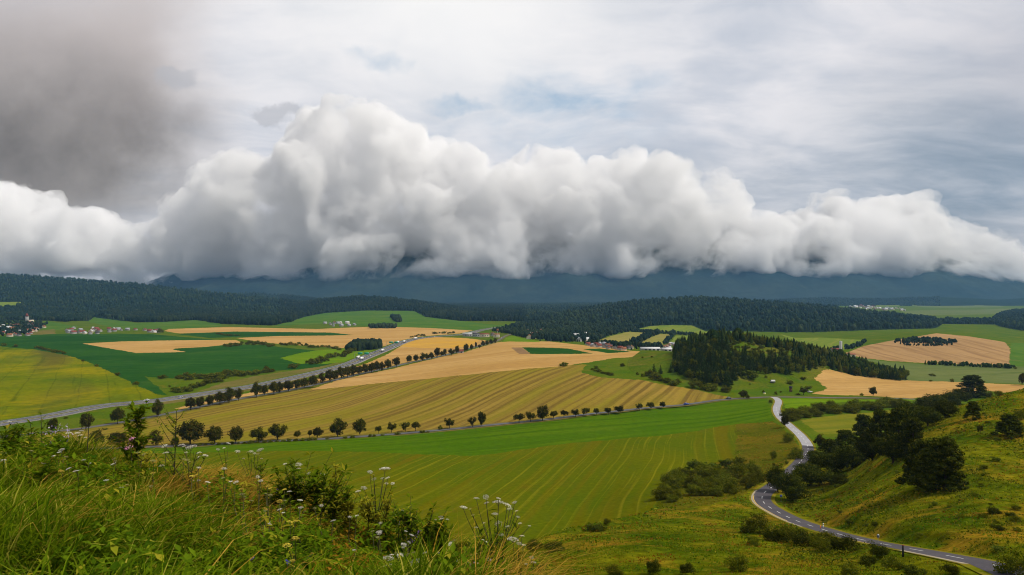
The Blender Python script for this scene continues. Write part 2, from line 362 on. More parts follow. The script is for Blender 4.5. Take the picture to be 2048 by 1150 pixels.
# (object name, material, allowed layers, label, outline in photo positions)   painted in order, later ones on top
regions = [
 ('pasture', 'green_pasture', (0,1), 'mid green pasture under the wooded ridge left of centre', BR, 900, [(547,652),(590,640),(608,634),(650,626),(735,621),(828,622),(852,634),(992,650),(1036,648),(1010,657),(947,660),(880,659),(841,657),(797,655),(694,650),(650,647)]),
 ('pasture', 'green_pasture', (0,1), 'long green pasture below the dark wood on the left', BR, 900, [(181,634),(230,640),(273,646),(393,640),(444,648),(441,653),(338,658),(239,658),(178,644)]),
 ('pasture', 'green_pasture', (0,1), 'small green slope between the two villages on the left', BR, 900, [(92,642),(157,653),(120,660),(70,658)]),
 ('hill_clearing', 'light_green', (0,1), 'pale clearing high in the forest at the left edge', BR, 1500, [(-60,603),(0,604),(44,604),(31,615),(0,617),(-60,618)]),
 ('hill_clearing', 'light_green', (0,1), 'long thin pale clearing on the left forest hill', BR, 1500, [(318,610),(400,613),(458,622),(428,623),(325,616)]),
 ('dry_grass', 'verge', (0,), 'dry brown grass beside the left village', BR, 900, [(55,664),(110,658),(112,668),(58,671)]),
 ('crop_field', 'dark_crop', (0,), 'large dark green crop field on the left plain', B, 500, [(-200,676),(0,673),(60,670),(109,668),(300,668),(424,679),(472,690),(520,690),(600,698),(673,706),(700,714),(640,735),(560,741),(430,745),(342,757),(290,753),(335,790),(308,788),(250,765),(181,727),(137,712),(68,700),(0,695),(-200,690)]),
 ('crop_field', 'dark_crop', (0,), 'narrow dark green strip between two wheat fields on the left', B, 900, [(352,668),(472,663),(560,664),(670,665),(708,670),(660,671),(478,674),(420,676)]),
 ('wheat_field', 'wheat', (0,), 'angular ripe wheat field inside the dark green crop', B, 600, [(164,687),(240,683),(328,681),(410,680),(472,680),(485,686),(410,694),(350,697),(345,699),(372,704),(273,706),(220,697)]),
 ('wheat_field', 'wheat', (0,), 'wide wheat field running past the dark copse to the highway', B, 800, [(472,676),(560,672),(660,671),(708,670),(660,665),(472,663),(359,667),(328,662),(338,658),(455,654),(632,658),(700,655),(760,653),(860,656),(945,661),(920,667),(880,670),(840,673),(810,680),(790,684),(770,692),(750,696),(700,697),(650,694),(560,688),(520,684)]),
 ('green_strip', 'lime', (0,), 'bright green strip under the dark copse', B, 700, [(640,700),(690,697),(760,700),(735,707),(700,722),(650,728),(600,728),(560,716),(600,706)]),
 ('yellow_field', 'yellow_green', (0,), 'yellow green field at the left edge above the highway', B, 330, [(-300,680),(0,693),(68,699),(110,706),(137,711),(181,726),(219,743),(267,767),(308,786),(335,794),(270,806),(205,815),(85,832),(0,844),(-300,890)]),
 ('verge', 'verge', (0,), 'dry brown grass verge along the far side of the highway', B, 450, [(335,793),(386,787),(444,766),(510,752),(581,742),(640,733),(700,721),(760,703),(770,700),(776,703),(700,734),(547,773),(434,793),(321,810)]),
 ('wheat_field', 'wheat', (0,), 'pale wheat wedge between the highway and the tree lined road', B, 520, [(350,817),(430,799),(480,789),(560,775),(640,756),(735,726),(776,708),(800,693),(821,679),(870,674),(930,676),(965,680),(985,683),(951,694),(889,710),(814,727),(787,734),(735,742),(670,757),(615,774),(500,795),(430,809),(376,821)]),
 ('golden_field', 'gold', (0,), 'golden grain field in the fork below the roadside works', B, 700, [(800,693),(821,679),(870,675),(920,676),(960,680),(940,692),(900,696),(850,696)]),
 ('wheat_field', 'wheat', (0,), 'broad wheat field in the centre above the striped stubble', B, 480, [(600,785),(640,772),(670,762),(718,751),(787,737),(814,730),(869,717),(889,712),(930,704),(951,697),(992,685),(1016,682),(1100,683),(1183,692),(1265,702),(1330,704),(1345,707),(1300,712),(1231,716),(1163,727),(1128,732),(1012,742),(855,758),(740,769),(650,778)]),
 ('green_strip', 'lime', (0,), 'bright green slope below the roadside works', B, 900, [(1005,684),(1012,675),(1024,671),(1081,683),(1070,684),(1016,683)]),
 ('crop_field', 'dark_crop', (0,), 'dark green wedge in the pale central wheat', B, 700, [(1044,694.5),(1090,695),(1135,697),(1187,707),(1120,708),(1062,708)]),
 ('crop_field', 'dark_crop', (0,), 'small dark green sliver below the valley town', B, 700, [(1163,698),(1200,697),(1268,704),(1215,706)]),
 ('bare_field', 'brown_soil', (0,), 'narrow strip of bare brown soil beside the dark green wedge', B, 700, [(1022,695),(1043,695),(1061,708),(1038,708)]),
 ('valley_meadow', 'pale_meadow', (0,1), 'pale meadow left of the tree belt above the valley town', BR, 1000, [(1193,682),(1222,672),(1255,664),(1299,665),(1285,672),(1268,676),(1251,689),(1220,687)]),
 ('valley_meadow', 'pale_meadow', (0,1), 'pale meadow between two tree belts above the valley town', BR, 1000, [(1274,687),(1300,675),(1320,668),(1344,668),(1330,680),(1326,689),(1300,690)]),
 ('valley_meadow', 'light_green', (0,1), 'wide pale green meadow along the foot of the forest hill', BR, 1000, [(1275,658),(1300,652),(1345,650),(1384,651),(1415,664),(1420,670),(1391,671),(1350,666),(1290,663)]),
 ('valley_meadow', 'light_green', (0,1), 'pale green meadow partly behind the wooded knoll', BR, 1000, [(1338,688),(1352,671),(1391,671),(1420,672),(1420,690),(1360,692)]),
 ('valley_meadow', 'light_green', (0,1), 'small green clearing among trees left of the valley town', BR, 1000, [(1094,671),(1120,668),(1141,672),(1122,681)]),
 ('valley_meadow', 'light_green', (0,1), 'thin green clearing at the foot of the forest hill', BR, 1000, [(1074,661),(1095,657),(1118,656),(1128,660),(1090,664)]),
 ('far_meadow', 'light_green', (0,), 'pale fields far off below the clouded mountains on the right', B, 3500, [(1745,609),(1790,608.5),(1800,612),(1755,613)]),
 ('far_meadow', 'grey_green', (0,1), 'far green meadow above the right forest', B, 2500, [(1800,622),(1850,620),(1960,619),(2016,617),(2060,617),(2060,622),(1994,628),(1900,630),(1830,631)]),  # dull grey green paints distance haze into the meadow colour
 ('far_meadow', 'grey_green', (0,1), 'far dull fields below the clouded mountains at the right', B, 3000, [(1820,611),(1880,612),(1960,611),(2000,611.5),(2010,614),(1960,615),(1880,615.5),(1840,614)]),  # haze put into the colour here too
 ('valley_meadow', 'light_green', (0,1), 'green field behind the wooded knoll beside the white silo', BR, 850, [(1560,668),(1592,676),(1640,675),(1713,679),(1730,680),(1715,690),(1690,700),(1660,702),(1600,690)]),
 ('tan_field', 'brown_field', (0,1), 'large tan field on the slope at the right with a dark island of scrub', BR, 700, [(1690,707),(1727,692),(1789,680),(1873,666.5),(1940,673),(2009,684),(2020,697),(2018,731),(1930,729),(1848,726),(1780,722),(1727,716)]),
 ('pasture', 'green_pasture', (0,1), 'green pasture at the right edge beside the tan field', BR, 700, [(2021,686),(2048,686),(2200,690),(2200,740),(2048,738),(2020,735)]),
 ('grey_field', 'grey_green', (0,), 'dull grey green field below the tan field', B, 450, [(1700,715),(1727,717),(1782,724),(1848,728),(1930,731),(2016,732),(2200,740),(2200,768),(2048,768),(1921,764),(1811,762),(1760,758),(1700,735)]),
 ('wheat_field', 'wheat', (0,2), 'ripe wheat field right of the wooded knoll', BK, 400, [(1627,755),(1650,740),(1665,741),(1702,748),(1760,756),(1811,761),(1921,764),(2048,770),(2200,774),(2200,800),(2048,790),(1980,782),(1880,792),(1826,797),(1740,792),(1640,789),(1622,788),(1640,783),(1654,777)]),
 ('stubble_field', 'stubble', (0,), 'striped yellow stubble field sweeping across the middle', B, 330, [(60,872),(103,864),(150,856),(220,847),(290,838),(376,822),(430,810),(513,793),(608,779),(650,777.5),(740,768),(855,757.5),(1012,741.5),(1128,731.5),(1173,729),(1166,737),(1163,746),(1204,755),(1282,760),(1333,770),(1391,779),(1430,789),(1466,795),(1430,801),(1330,813),(1200,826),(1085,840),(950,853.5),(850,863.5),(720,874),(600,881),(450,889),(300,896),(0,905)]),
 ('green_field', 'bright_green', (0,), 'bright green field running below the row of trees', B, 240, [(200,905),(300,899),(450,890),(600,882),(720,875),(850,864.5),(950,854.5),(1085,841),(1200,827),(1330,814),(1430,802.5),(1525,796.5),(1534,798),(1541,820),(1546,843),(1475,848),(1350,868),(1231,878),(1094,891),(992,907),(940,911),(889,911),(780,905),(650,902),(520,902),(400,906),(200,912)]),
 ('mown_field', 'mown', (0,), 'mown olive green field with pale swath lines below the camera hill', B, 110, [(0,912),(400,906),(520,902),(650,902),(780,905),(889,911.5),(940,911.5),(992,907.5),(1094,891.5),(1231,878.5),(1350,868.5),(1470,848.5),(1473,880),(1470,918),(1400,930),(1360,960),(1320,990),(1310,1012),(1300,1060),(1100,1120),(700,1140),(0,1100)]),
 ('rough_meadow', 'rough', (0,3), 'rough brownish meadow between the mown field and the winding road', ('base','hill'), 150, [(1470,848.5),(1546,843),(1560,850),(1590,880),(1603,905),(1595,930),(1560,955),(1520,970),(1480,995),(1400,1012),(1320,1025),(1312,1010),(1320,990),(1360,960),(1400,930),(1470,918),(1473,880)]),
 ('lime_field', 'lime', (0,), 'lime green field right of the road above the hedge', B, 330, [(1560,797),(1572,794),(1640,798),(1700,799),(1830,799),(1820,803),(1702,803),(1629,809),(1585,818),(1572,815)]),
 ('olive_field', 'olive_field', (0,), 'olive green field right of the road below the hedge', B, 250, [(1600,841),(1640,834),(1700,828),(1760,822),(1830,815),(1830,830),(1767,836),(1760,862),(1713,866),(1640,868)]),
]

U = np.concatenate([np.linspace(-1.6, -.81, 70, endpoint=False), np.linspace(-.81, .81, 1360), np.linspace(.81, 1.6, 71)[1:]])
segs = [(1.25, 12, 150), (12, 60, 110), (60, 260, 400), (260, 900, 470), (900, 2000, 270), (2000, 5000, 260), (5000, 7000, 60)]
D = np.concatenate([np.exp(np.linspace(math.log(a), math.log(b), n, endpoint=False)) for a, b, n in segs] + [[7000.0]])
UU, DD = np.meshgrid(U, D)
TZ, LAY = terrain(UU.ravel(), DD.ravel(), want_layer=True)
TX = (UU * DD).ravel(); TY = DD.ravel()
# small natural roughness of the ground
rough_amp = np.where(LAY == 3, .25, np.where(LAY == 4, .04, .12))
rx_, ry_ = road_flat[0], road_flat[1]
near_ = np.nonzero((TX > road_flat[3]) & (TX < road_flat[4]) & (TY > road_flat[5]) & (TY < road_flat[6]))[0]
dmin_ = np.full(len(near_), 1e9)
for a_, b_ in zip(rx_, ry_): dmin_ = np.minimum(dmin_, (TX[near_] - a_) ** 2 + (TY[near_] - b_) ** 2)
rough_amp[near_] *= smooth((np.sqrt(dmin_) - 4.5) / 5)
TZ = TZ + rough_amp * (np.sin(TX * .31 + 1.3 * np.sin(TY * .17)) * np.cos(TY * .27 + np.sin(TX * .13)))
nr, nc = UU.shape
ids = np.arange(nr * nc).reshape(nr, nc)
Q = np.stack([ids[:-1, :-1], ids[:-1, 1:], ids[1:, 1:], ids[1:, :-1]], -1).reshape(-1, 4)
fu = 0.25 * UU.ravel()[Q].sum(1); fx = TX[Q].mean(1); fy = TY[Q].mean(1); fl = LAY[Q[:, 0]]
# wobble the outlines by a fraction of a metre so that field edges are not ruler-straight
jx = .6 * np.sin(fy * .21 + 2 * np.sin(fx * .07)) + .4 * np.sin(fx * .9 + fy * .53); jy = .9 * np.sin(fx * .17 + 2 * np.sin(fy * .05)) + .6 * np.sin(fy * .8 - fx * .61)
qx = fx + jx * np.minimum(1, fy / 500); qy = fy + jy * np.minimum(1, fy / 300)

def inside(px_, py_, poly):
    r = np.zeros(len(px_), bool); n = len(poly)
    for i in range(n):
        x0, y0 = poly[i]; x1, y1 = poly[(i + 1) % n]
        if y0 == y1: continue
        c = (y0 > py_) != (y1 > py_)
        r ^= c & (px_ < (x1 - x0) * (py_ - y0) / (y1 - y0) + x0)
    return r

base_names = [('meadow', 'meadow', 'green valley floor between the fields'), ('forest_ground', 'forest_floor', 'dark ground of the forested hills'), ('knoll_slope', 'knoll_grass', 'grassy slopes of the wooded knoll'), ('hillside', 'hillside', 'rough grassy hillside crossed by the winding road'), ('hilltop_ground', 'fore_ground', 'ground of the grassy hilltop in front')]
rid = fl.astype(np.int32).copy()
world_poly = []
rid[(fl == 0) & (fy > 2350) & ~((fx / fy > .44) & (fy > 2600))] = 1
rid[(fl == 0) & (fy > 2350) & (fx / fy > .44) & (fy > 5600)] = 1
for k, (nm, mt, lays, lab, unp, dmin, pts) in enumerate(regions):
    pp = densify(pts + [pts[0]], 6.0)[:-1]
    X, Y, _ = unproject(pp[:, 0], pp[:, 1], dmin, unp)
    poly = np.c_[X, np.log(Y)]; world_poly.append(np.c_[X, Y])
    bb = (qx >= X.min()) & (qx <= X.max()) & (qy >= Y.min()) & (qy <= Y.max()) & np.isin(fl, lays)
    i = np.nonzero(bb)[0]
    if len(i):
        hit = inside(qx[i], np.log(np.maximum(qy[i], 1.0)), poly)
        rid[i[hit]] = 5 + k

def region_object(k, name, mat, label):
    f = Q[rid == k]
    if len(f) == 0: print('EMPTY REGION', name, label); return
    used, inv = np.unique(f, return_inverse=True)
    V = np.c_[TX[used], TY[used], TZ[used]]
    tag(add(name, mesh_np(name, V, [inv.reshape(-1, 4)], [mat], smooth=True)), label, kind='structure')
for k, (nm, mt, lab) in enumerate(base_names): region_object(k, nm, M[mt], lab)
for k, r in enumerate(regions): region_object(5 + k, r[0], M[r[1]], r[3])

# ground behind the camera and out to the sides
xs = np.linspace(-40, 40, 41); ys = np.linspace(-30, 1.3, 24)
GX, GY = np.meshgrid(xs, ys)
gz = terrain(np.clip(GX / 1.3, -2.2, 2.2).ravel(), np.full(GX.size, 1.3)) - 0.10 * np.sign(GX.ravel()) * np.maximum(np.abs(GX.ravel()) - 2.86, 0) * .3
gi = np.arange(GX.size).reshape(GX.shape)
gq = np.stack([gi[:-1, :-1], gi[:-1, 1:], gi[1:, 1:], gi[1:, :-1]], -1).reshape(-1, 4)
tag(add('ground', mesh_np('ground', np.c_[GX.ravel(), GY.ravel(), gz - 0.03], [gq], [M['fore_ground']], smooth=True)), 'grassy hilltop ground under the viewpoint', kind='structure')
# valley floor beside the mapped strip, out to the edge of the haze
vx = np.array([-11200, -11200, 11200, 11200], float); vy = np.array([-250, 7000, 7000, -250], float)
tag(add('valley_floor', mesh_np('valley_floor', np.c_[vx, vy, np.full(4, -118.0)], [np.array([[0, 3, 2, 1]])], [M['meadow']])), 'flat valley floor', kind='structure')

# ---------------------------------------------------------------- roads
def strip(P, left, right, lift, crown=0.0):
    """ribbon along centre line P (n,3) from offset left to right (metres, right positive)"""
    t = np.gradient(P[:, :2], axis=0); t /= np.linalg.norm(t, axis=1)[:, None]
    nrm = np.c_[t[:, 1], -t[:, 0]]
    l = np.broadcast_to(np.asarray(left, float), (len(P),)); r = np.broadcast_to(np.asarray(right, float), (len(P),))
    a = P[:, :2] + nrm * l[:, None]; b = P[:, :2] + nrm * r[:, None]
    V = np.empty((2 * len(P), 3)); V[0::2, :2] = a; V[1::2, :2] = b
    V[0::2, 2] = P[:, 2] + lift; V[1::2, 2] = P[:, 2] + lift
    i = np.arange(len(P) - 1) * 2
    return V, np.c_[i, i + 1, i + 3, i + 2]

def road_mat(name, c1, c2, rough=.75, spec=.3):
    m, t, b = new_mat(name)
    g = t.node('ShaderNodeNewGeometry'); P = g.outputs['Position']
    n = t.noise(P, .15, 6, .65); n2 = t.noise(P, 3.0, 4)
    c = t.mix(t.mr(n, .35, .65), c1, c2)
    hs = t.node('ShaderNodeHueSaturation'); t.put(hs.inputs['Color'], c); t.put(hs.inputs['Value'], t.mr(n2, .3, .7, .85, 1.15))
    t.put(b.inputs['Base Color'], hs.outputs[0]); b.inputs['Roughness'].default_value = rough; b.inputs['Specular IOR Level'].default_value = spec
    return m
M['asphalt'] = road_mat('dark_asphalt', (.058,.052,.06), (.085,.075,.083), .8, .15)
M['asphalt_sheen'] = road_mat('painted_sheen_asphalt', (.27,.26,.27), (.36,.35,.36), .6, .4)  # pale base colour stands for bright sky reflected off the road
M['asphalt_mid'] = road_mat('grey_asphalt', (.085,.085,.09), (.12,.12,.125), .8, .12)
M['motorway'] = road_mat('motorway_asphalt', (.085,.085,.10), (.12,.12,.135), .8, .12)
M['white_paint'] = flat('white_road_paint', (.75,.75,.72)); M['yellow_paint'] = flat('yellow_road_paint', (.70,.45,.05))
M['gravel'] = flat('pale_gravel_edge', (.34,.29,.20), .95, .1, .3)

def struct(name, V, f, mats, label, mi=None, smooth_=True):
    return tag(add(name, mesh_np(name, V, f if isinstance(f, list) else [f], mats, smooth=smooth_, mat_idx=mi)), label, kind='structure')

# winding road on the camera hill; beyond the dark trees its grazing sheen is painted in pale
nw = len(wpts); dist = wpts[:, 1]
V, f = strip(wpts, -2.45, 2.45, .06)
ymid = .5 * (dist[:-1] + dist[1:])
mi = (ymid > 325).astype(int)
struct('winding_road', V, f, [M['asphalt'], M['asphalt_sheen']], 'winding two lane asphalt road climbing the hillside', mi)
for s_, lab in ((-1, 'bright grass verge on the outer side of the winding road'), (1, 'bright grass verge on the inner side of the winding road')):
    vv, ff = strip(wpts[::2], *((-3.6, -2.47) if s_ < 0 else (2.47, 3.5)), .045); struct('verge', vv, ff, [M['verge_lime']], lab)
# dashes, edge lines, gravel shoulder
mv, mf, off = [], [], 0
k = 4
while k < nw - 4:
    if dist[k] < 480:
        sub, _ = spline(wpts[k:k + 3], .7); v, q = strip(sub, -.09, .09, .075); mv.append(v); mf.append(q + off); off += len(v)
    k += 5
struct('road_markings', np.vstack(mv), np.vstack(mf), [M['white_paint']], 'white dashed centre line on the winding road')
bend = (dist > 150) & (dist < 203)
seg = wpts[bend]
# travel direction runs away from the camera: the outside of the bend is on the left
v, q = strip(seg, -2.4, -2.22, .075); struct('road_edge_line', v, q, [M['yellow_paint']], 'yellow edge line on the outside of the road bend')
v, q = strip(wpts[(dist > 136) & (dist < 212)], -3.0, -2.47, .06); struct('road_shoulder', v, q, [M['gravel']], 'pale gravel edge on the outside of the road bend')
v, q = strip(wpts[(dist > 74) & (dist < 90)], -3.2, -2.47, .06); struct('road_shoulder', v, q, [M['gravel']], 'pale gravel edge low on the winding road')
v, q = strip(wpts[(dist > 100) & (dist < 112)], -2.4, -2.18, .075); struct('road_edge_line', v, q, [M['yellow_paint']], 'short yellow edge line low on the winding road')

def trace(pts, dmin, step, layers=B, sm=5):
    p = np.array(pts, float)
    X, Y, Zz = unproject(p[:, 0], p[:, 1], dmin, layers)
    q, _ = spline(np.c_[X, Y, Zz], step)
    q[:, 2] = terrain(q[:, 0] / q[:, 1], q[:, 1], ('base', 'knoll', 'ridge'))
    z = np.pad(q[:, 2], sm, mode='edge'); q[:, 2] = np.convolve(z, np.ones(2 * sm + 1) / (2 * sm + 1), 'valid')
    return q
low = trace([(-60,912),(100,902),(200,898),(300,894.5),(450,888),(600,881),(720,874),(850,864),(950,854),(1085,840.5),(1200,826.5),(1330,813),(1430,801.5),(1500,796.5),(1540,795),(1600,795),(1650,796),(1720,797.5),(1830,799)], 300, 3)
V, f = strip(low, -2.1, 2.1, .34); struct('farm_road', V, f, [M['asphalt_mid']], 'narrow grey road lined by small trees between stubble and green field')
low_verge = [strip(low, -5.5, -2.12, .16), strip(low, 2.12, 4.8, .16)]
for (V, f), lab in zip(low_verge, ('dry grass verge on the stubble side of the tree lined road', 'dry grass verge on the green side of the tree lined road')):
    struct('verge', V, f, [M['verge']], lab)
old = trace([(-60,880),(100,864),(171,856.5),(290,837),(376,819),(495,795),(615,773.5),(670,760.5),(735,745),(787,734),(814,727),(889,711),(951,694),(992,682.5),(1012,671.5),(1024,668)], 380, 4)
V, f = strip(old, -2.5, 2.5, .35); struct('old_road', V, f, [M['asphalt_mid']], 'old grey road lined by large round trees')
for (V, f), lab in zip([strip(old, -6, -2.52, .2), strip(old, 2.52, 6, .2)], ('grass verge on the highway side of the old road', 'grass verge on the field side of the old road')):
    struct('verge', V, f, [M['verge']], lab)
mway = trace([(-120,866),(0,848.5),(100,832.5),(205,813),(321,801),(434,784),(547,765),(640,744),(700,727.5),(729,715.5),(776,697),(811,683),(841,676.5),(875,673),(910,670.5),(934,668),(960,661),(985,656.5),(1010,653.5)], 380, 5)
parts = [strip(mway, -9.8, -1.6, .5), strip(mway, 1.6, 9.8, .5)]
V = np.vstack([parts[0][0], parts[1][0]]); f = np.vstack([parts[0][1], parts[1][1] + len(parts[0][0])])
struct('highway', V, f, [M['motorway']], 'pale dual carriageway highway crossing the valley on the left')
V, f = strip(mway, -1.58, 1.58, .45); struct('median', V, f, [M['verge']], 'grassy strip between the highway carriageways')
V1, f1 = strip(mway, -14, -9.82, .4); V2, f2 = strip(mway, 9.82, 11.2, .4)
struct('verge', V1, f1, [M['meadow']], 'green verge on the far side of the highway'); struct('verge', V2, f2, [M['gravel']], 'pale verge on the near side of the highway')
ml = [strip(mway, o - .12, o + .12, .52) for o in (-9.4, -2.1, 2.1, 9.4)]
o_ = 0; vs, fs = [], []
for v, q in ml: vs.append(v); fs.append(q + o_); o_ += len(v)
for o in (-5.7, 5.7):
    v, q = strip(mway, o - .1, o + .1, .52); q = q[np.arange(len(q)) % 3 == 0]; vs.append(v); fs.append(q + o_); o_ += len(v)
struct('lane_markings', np.vstack(vs), np.vstack(fs), [M['white_paint']], 'white lane lines on the highway')

# ---------------------------------------------------------------- camera, sun, sky
cam = bpy.data.cameras.new('camera'); co = bpy.data.objects.new('camera', cam); COL.objects.link(co)
cam.lens = 24.0; cam.sensor_width = 36.0; cam.sensor_width = 36.0 * 2048 / F / (36.0 / 24.0) * 1.0
cam.lens = cam.sensor_width * F / 2048
co.rotation_euler = (R(90), 0, 0); co.location = (0, 0, 0)
cam.shift_y = (HY - 575.0) / 2048.0
cam.clip_start = .05; cam.clip_end = 60000
S.camera = co
SUN_EL, SUN_AZ = 50, 97          # azimuth clockwise from the view direction
sd = Vector((math.sin(R(SUN_AZ)) * math.cos(R(SUN_EL)), math.cos(R(SUN_AZ)) * math.cos(R(SUN_EL)), math.sin(R(SUN_EL))))
sl = bpy.data.lights.new('sun', 'SUN'); sl.energy = 3.3; sl.angle = R(1.5); sl.color = (1.0, .93, .82)
so = bpy.data.objects.new('sun', sl); COL.objects.link(so); so.rotation_euler = sd.to_track_quat('Z', 'Y').to_euler(); so.location = (50, 40, 400)

W = bpy.data.worlds.new('World'); S.world = W; W.use_nodes = True
t = NT(W.node_tree); bg = t.n['Background']
sky = t.node('ShaderNodeTexSky', sky_type='NISHITA'); sky.sun_disc = False
sky.sun_elevation = R(SUN_EL); sky.sun_rotation = R(SUN_AZ); sky.air_density = 1.2; sky.dust_density = 1.5
tc = t.node('ShaderNodeTexCoord'); dirv = tc.outputs['Generated']
dx, dy, dz = t.sep(dirv)
dyc = t.math('MAXIMUM', dy, 0.08)
u_ = t.math('DIVIDE', dx, dyc); v_ = t.math('DIVIDE', dz, dyc)
front = t.mr(dy, 0.08, 0.3, 0, 1, True)
def UVp(px, py): return (px - CX) / F, (HY - py) / F
def blob(px, py, rx, ry, soft=1.0, vec=None):
    a, b_ = UVp(px, py)
    ex = t.math('DIVIDE', t.math('SUBTRACT', (vec or (u_, v_))[0], a), rx / F); ey = t.math('DIVIDE', t.math('SUBTRACT', (vec or (u_, v_))[1], b_), ry / F)
    r = t.math('SQRT', t.math('ADD', t.math('MULTIPLY', ex, ex), t.math('MULTIPLY', ey, ey)))
    return t.math('MULTIPLY', t.mr(r, 1.0, 0.0, 0, 1, True), front)
# a high veil lies on a plane overhead: project directions on it
h = t.math('ADD', t.math('MAXIMUM', dz, 0.0), 0.22)
deck = t.xyz(t.math('DIVIDE', dx, h), t.math('DIVIDE', dy, h), 0.0)
wv = t.node('ShaderNodeTexNoise'); t.put(wv.inputs['Vector'], deck); wv.inputs['Scale'].default_value = 1.1; wv.inputs['Detail'].default_value = 3
deckw = t.vmath('ADD', deck, t.vmath('MULTIPLY', t.vmath('SUBTRACT', wv.outputs['Color'], (.5, .5, .5)), (.55, .55, 0)))
uvv = t.xyz(u_, v_, 0.0)
wu = t.node('ShaderNodeTexNoise'); t.put(wu.inputs['Vector'], uvv); wu.inputs['Scale'].default_value = 5.0; wu.inputs['Detail'].default_value = 7; wu.inputs['Roughness'].default_value = .55
wvec = t.sep(t.vmath('MULTIPLY', t.vmath('SUBTRACT', wu.outputs['Color'], (.5, .5, .5)), (.30, .22, 0)))
uw = (t.math('ADD', u_, wvec[0]), t.math('ADD', v_, wvec[1]))
wu2 = t.node('ShaderNodeTexNoise'); t.put(wu2.inputs['Vector'], uvv); wu2.inputs['Scale'].default_value = 2.2; wu2.inputs['Detail'].default_value = 4
wvec2 = t.sep(t.vmath('MULTIPLY', t.vmath('SUBTRACT', wu2.outputs['Color'], (.5, .5, .5)), (.25, .18, 0)))
us = (t.math('ADD', u_, wvec2[0]), t.math('ADD', v_, wvec2[1]))
n1 = t.noise(deckw, 1.6, 8, .58); n2 = t.noise(deckw, 4.5, 6, .6); n3 = t.noise(t.vmath('MULTIPLY', deckw, (1.0, 1.9, 1)), 3.2, 7, .58)
# veil colour: bright grey white with soft darker ripples
ripple = t.math('ADD', t.math('MULTIPLY', n1, .6), t.math('MULTIPLY', n3, .4))
veil = t.mix(t.mr(ripple, .36, .62, 0, 1, True), (.56, .60, .68), (.82, .81, .84))
bright = blob(900, 20, 620, 330, vec=us)
veil = t.mix(t.math('MULTIPLY', bright, .85), veil, (.98, .97, .96))
# dull blue-grey region at the right
dk = t.math('MAXIMUM', blob(1960, 380, 620, 330, vec=us), t.math('MULTIPLY', blob(1500, 380, 500, 200, vec=us), .55))
veil = t.mix(t.math('MULTIPLY', dk, t.mr(n3, .32, .66, 1.0, .6)), veil, (.225, .30, .385))
dk2 = blob(2080, 130, 420, 260, vec=us)
veil = t.mix(t.math('MULTIPLY', dk2, .55), veil, (.45, .46, .52))
# thin spots where blue shows through
hole = t.math('MAXIMUM', t.math('MAXIMUM', blob(915, 212, 105, 30, vec=uw), blob(1140, 190, 210, 85, vec=uw)), t.math('MAXIMUM', blob(735, 115, 75, 40, vec=uw), t.math('MULTIPLY', blob(1080, 280, 330, 90, vec=uw), .55)))
hole = t.math('MULTIPLY', hole, t.mr(n2, .30, .62, 1.0, .25))
skyc = t.mix(1.0, sky.outputs[0], (.085, .085, .085), 'MULTIPLY')
skyb = t.mix(.55, skyc, (.42, .64, .86))
veil = t.mix(t.math('MINIMUM', t.math('MULTIPLY', hole, 1.05), .9), veil, skyb)
# heavy soft grey mass at the upper left
nm = t.noise(t.xyz(u_, v_, 3.0), 3.2, 6, .52)
nm2 = t.noise(t.xyz(u_, v_, 9.0), 9.0, 5, .55)
side = t.mr(t.math('ADD', u_, t.math('MULTIPLY', t.math('SUBTRACT', t.math('ADD', t.math('MULTIPLY', nm, .7), t.math('MULTIPLY', nm2, .3)), .5), .34)), (210 - CX) / F, (540 - CX) / F, 1, 0, True)
tilt = t.math('ADD', v_, t.math('MULTIPLY', t.math('SUBTRACT', nm, .5), .16))
vtop = t.mr(tilt, (HY + 40) / F, (HY - 330) / F, .30, 1, True)
vbot = t.mr(tilt, (HY - 470) / F, (HY - 350) / F, 0, 1, True)
gm = t.math('MULTIPLY', t.math('MULTIPLY', side, t.math('MULTIPLY', vbot, front)), t.mr(tilt, (HY + 60) / F, (HY - 120) / F, .55, 1, True))
vb = t.mr(t.math('ADD', tilt, t.math('MULTIPLY', t.math('SUBTRACT', u_, (150 - CX) / F), .25)), (HY - 20) / F, (HY - 330) / F, 0, 1, True)
mass = t.mix(vb, (.56, .51, .50), t.mix(t.mr(t.math('ADD', t.math('MULTIPLY', nm2, .5), t.math('MULTIPLY', nm, .5)), .38, .62), (.15, .142, .14), (.30, .28, .27)))
veil = t.mix(t.math('MULTIPLY', gm, .97), veil, mass)
# small torn scraps
scr = t.math('MAXIMUM', blob(400, 180, 90, 45, vec=uw), blob(545, 245, 80, 30, vec=uw))
veil = t.mix(t.math('MULTIPLY', t.mr(scr, .1, .6, 0, 1, True), .6), veil, (.47, .48, .52))
# pale band above the horizon
hz = t.mr(v_, 0.0, 0.15, 1, 0, True)
veil = t.mix(t.math('MULTIPLY', hz, .8), veil, (.43, .425, .43))
# unseen sky overhead and behind: greys chosen to set the fill light
over = t.mr(dz, .42, .75, 0, 1, True)
veil = t.mix(t.math('MULTIPLY', over, .75), veil, (.36, .38, .42))
back = t.math('SUBTRACT', 1.0, t.mr(dy, -.15, .25, 0, 1, True))
veil = t.mix(t.math('MULTIPLY', back, .8), veil, (.58, .58, .60))
t.put(bg.inputs['Color'], veil); bg.inputs['Strength'].default_value = 1.0
W.cycles.sampling_method = 'MANUAL'; W.cycles.sample_map_resolution = 512

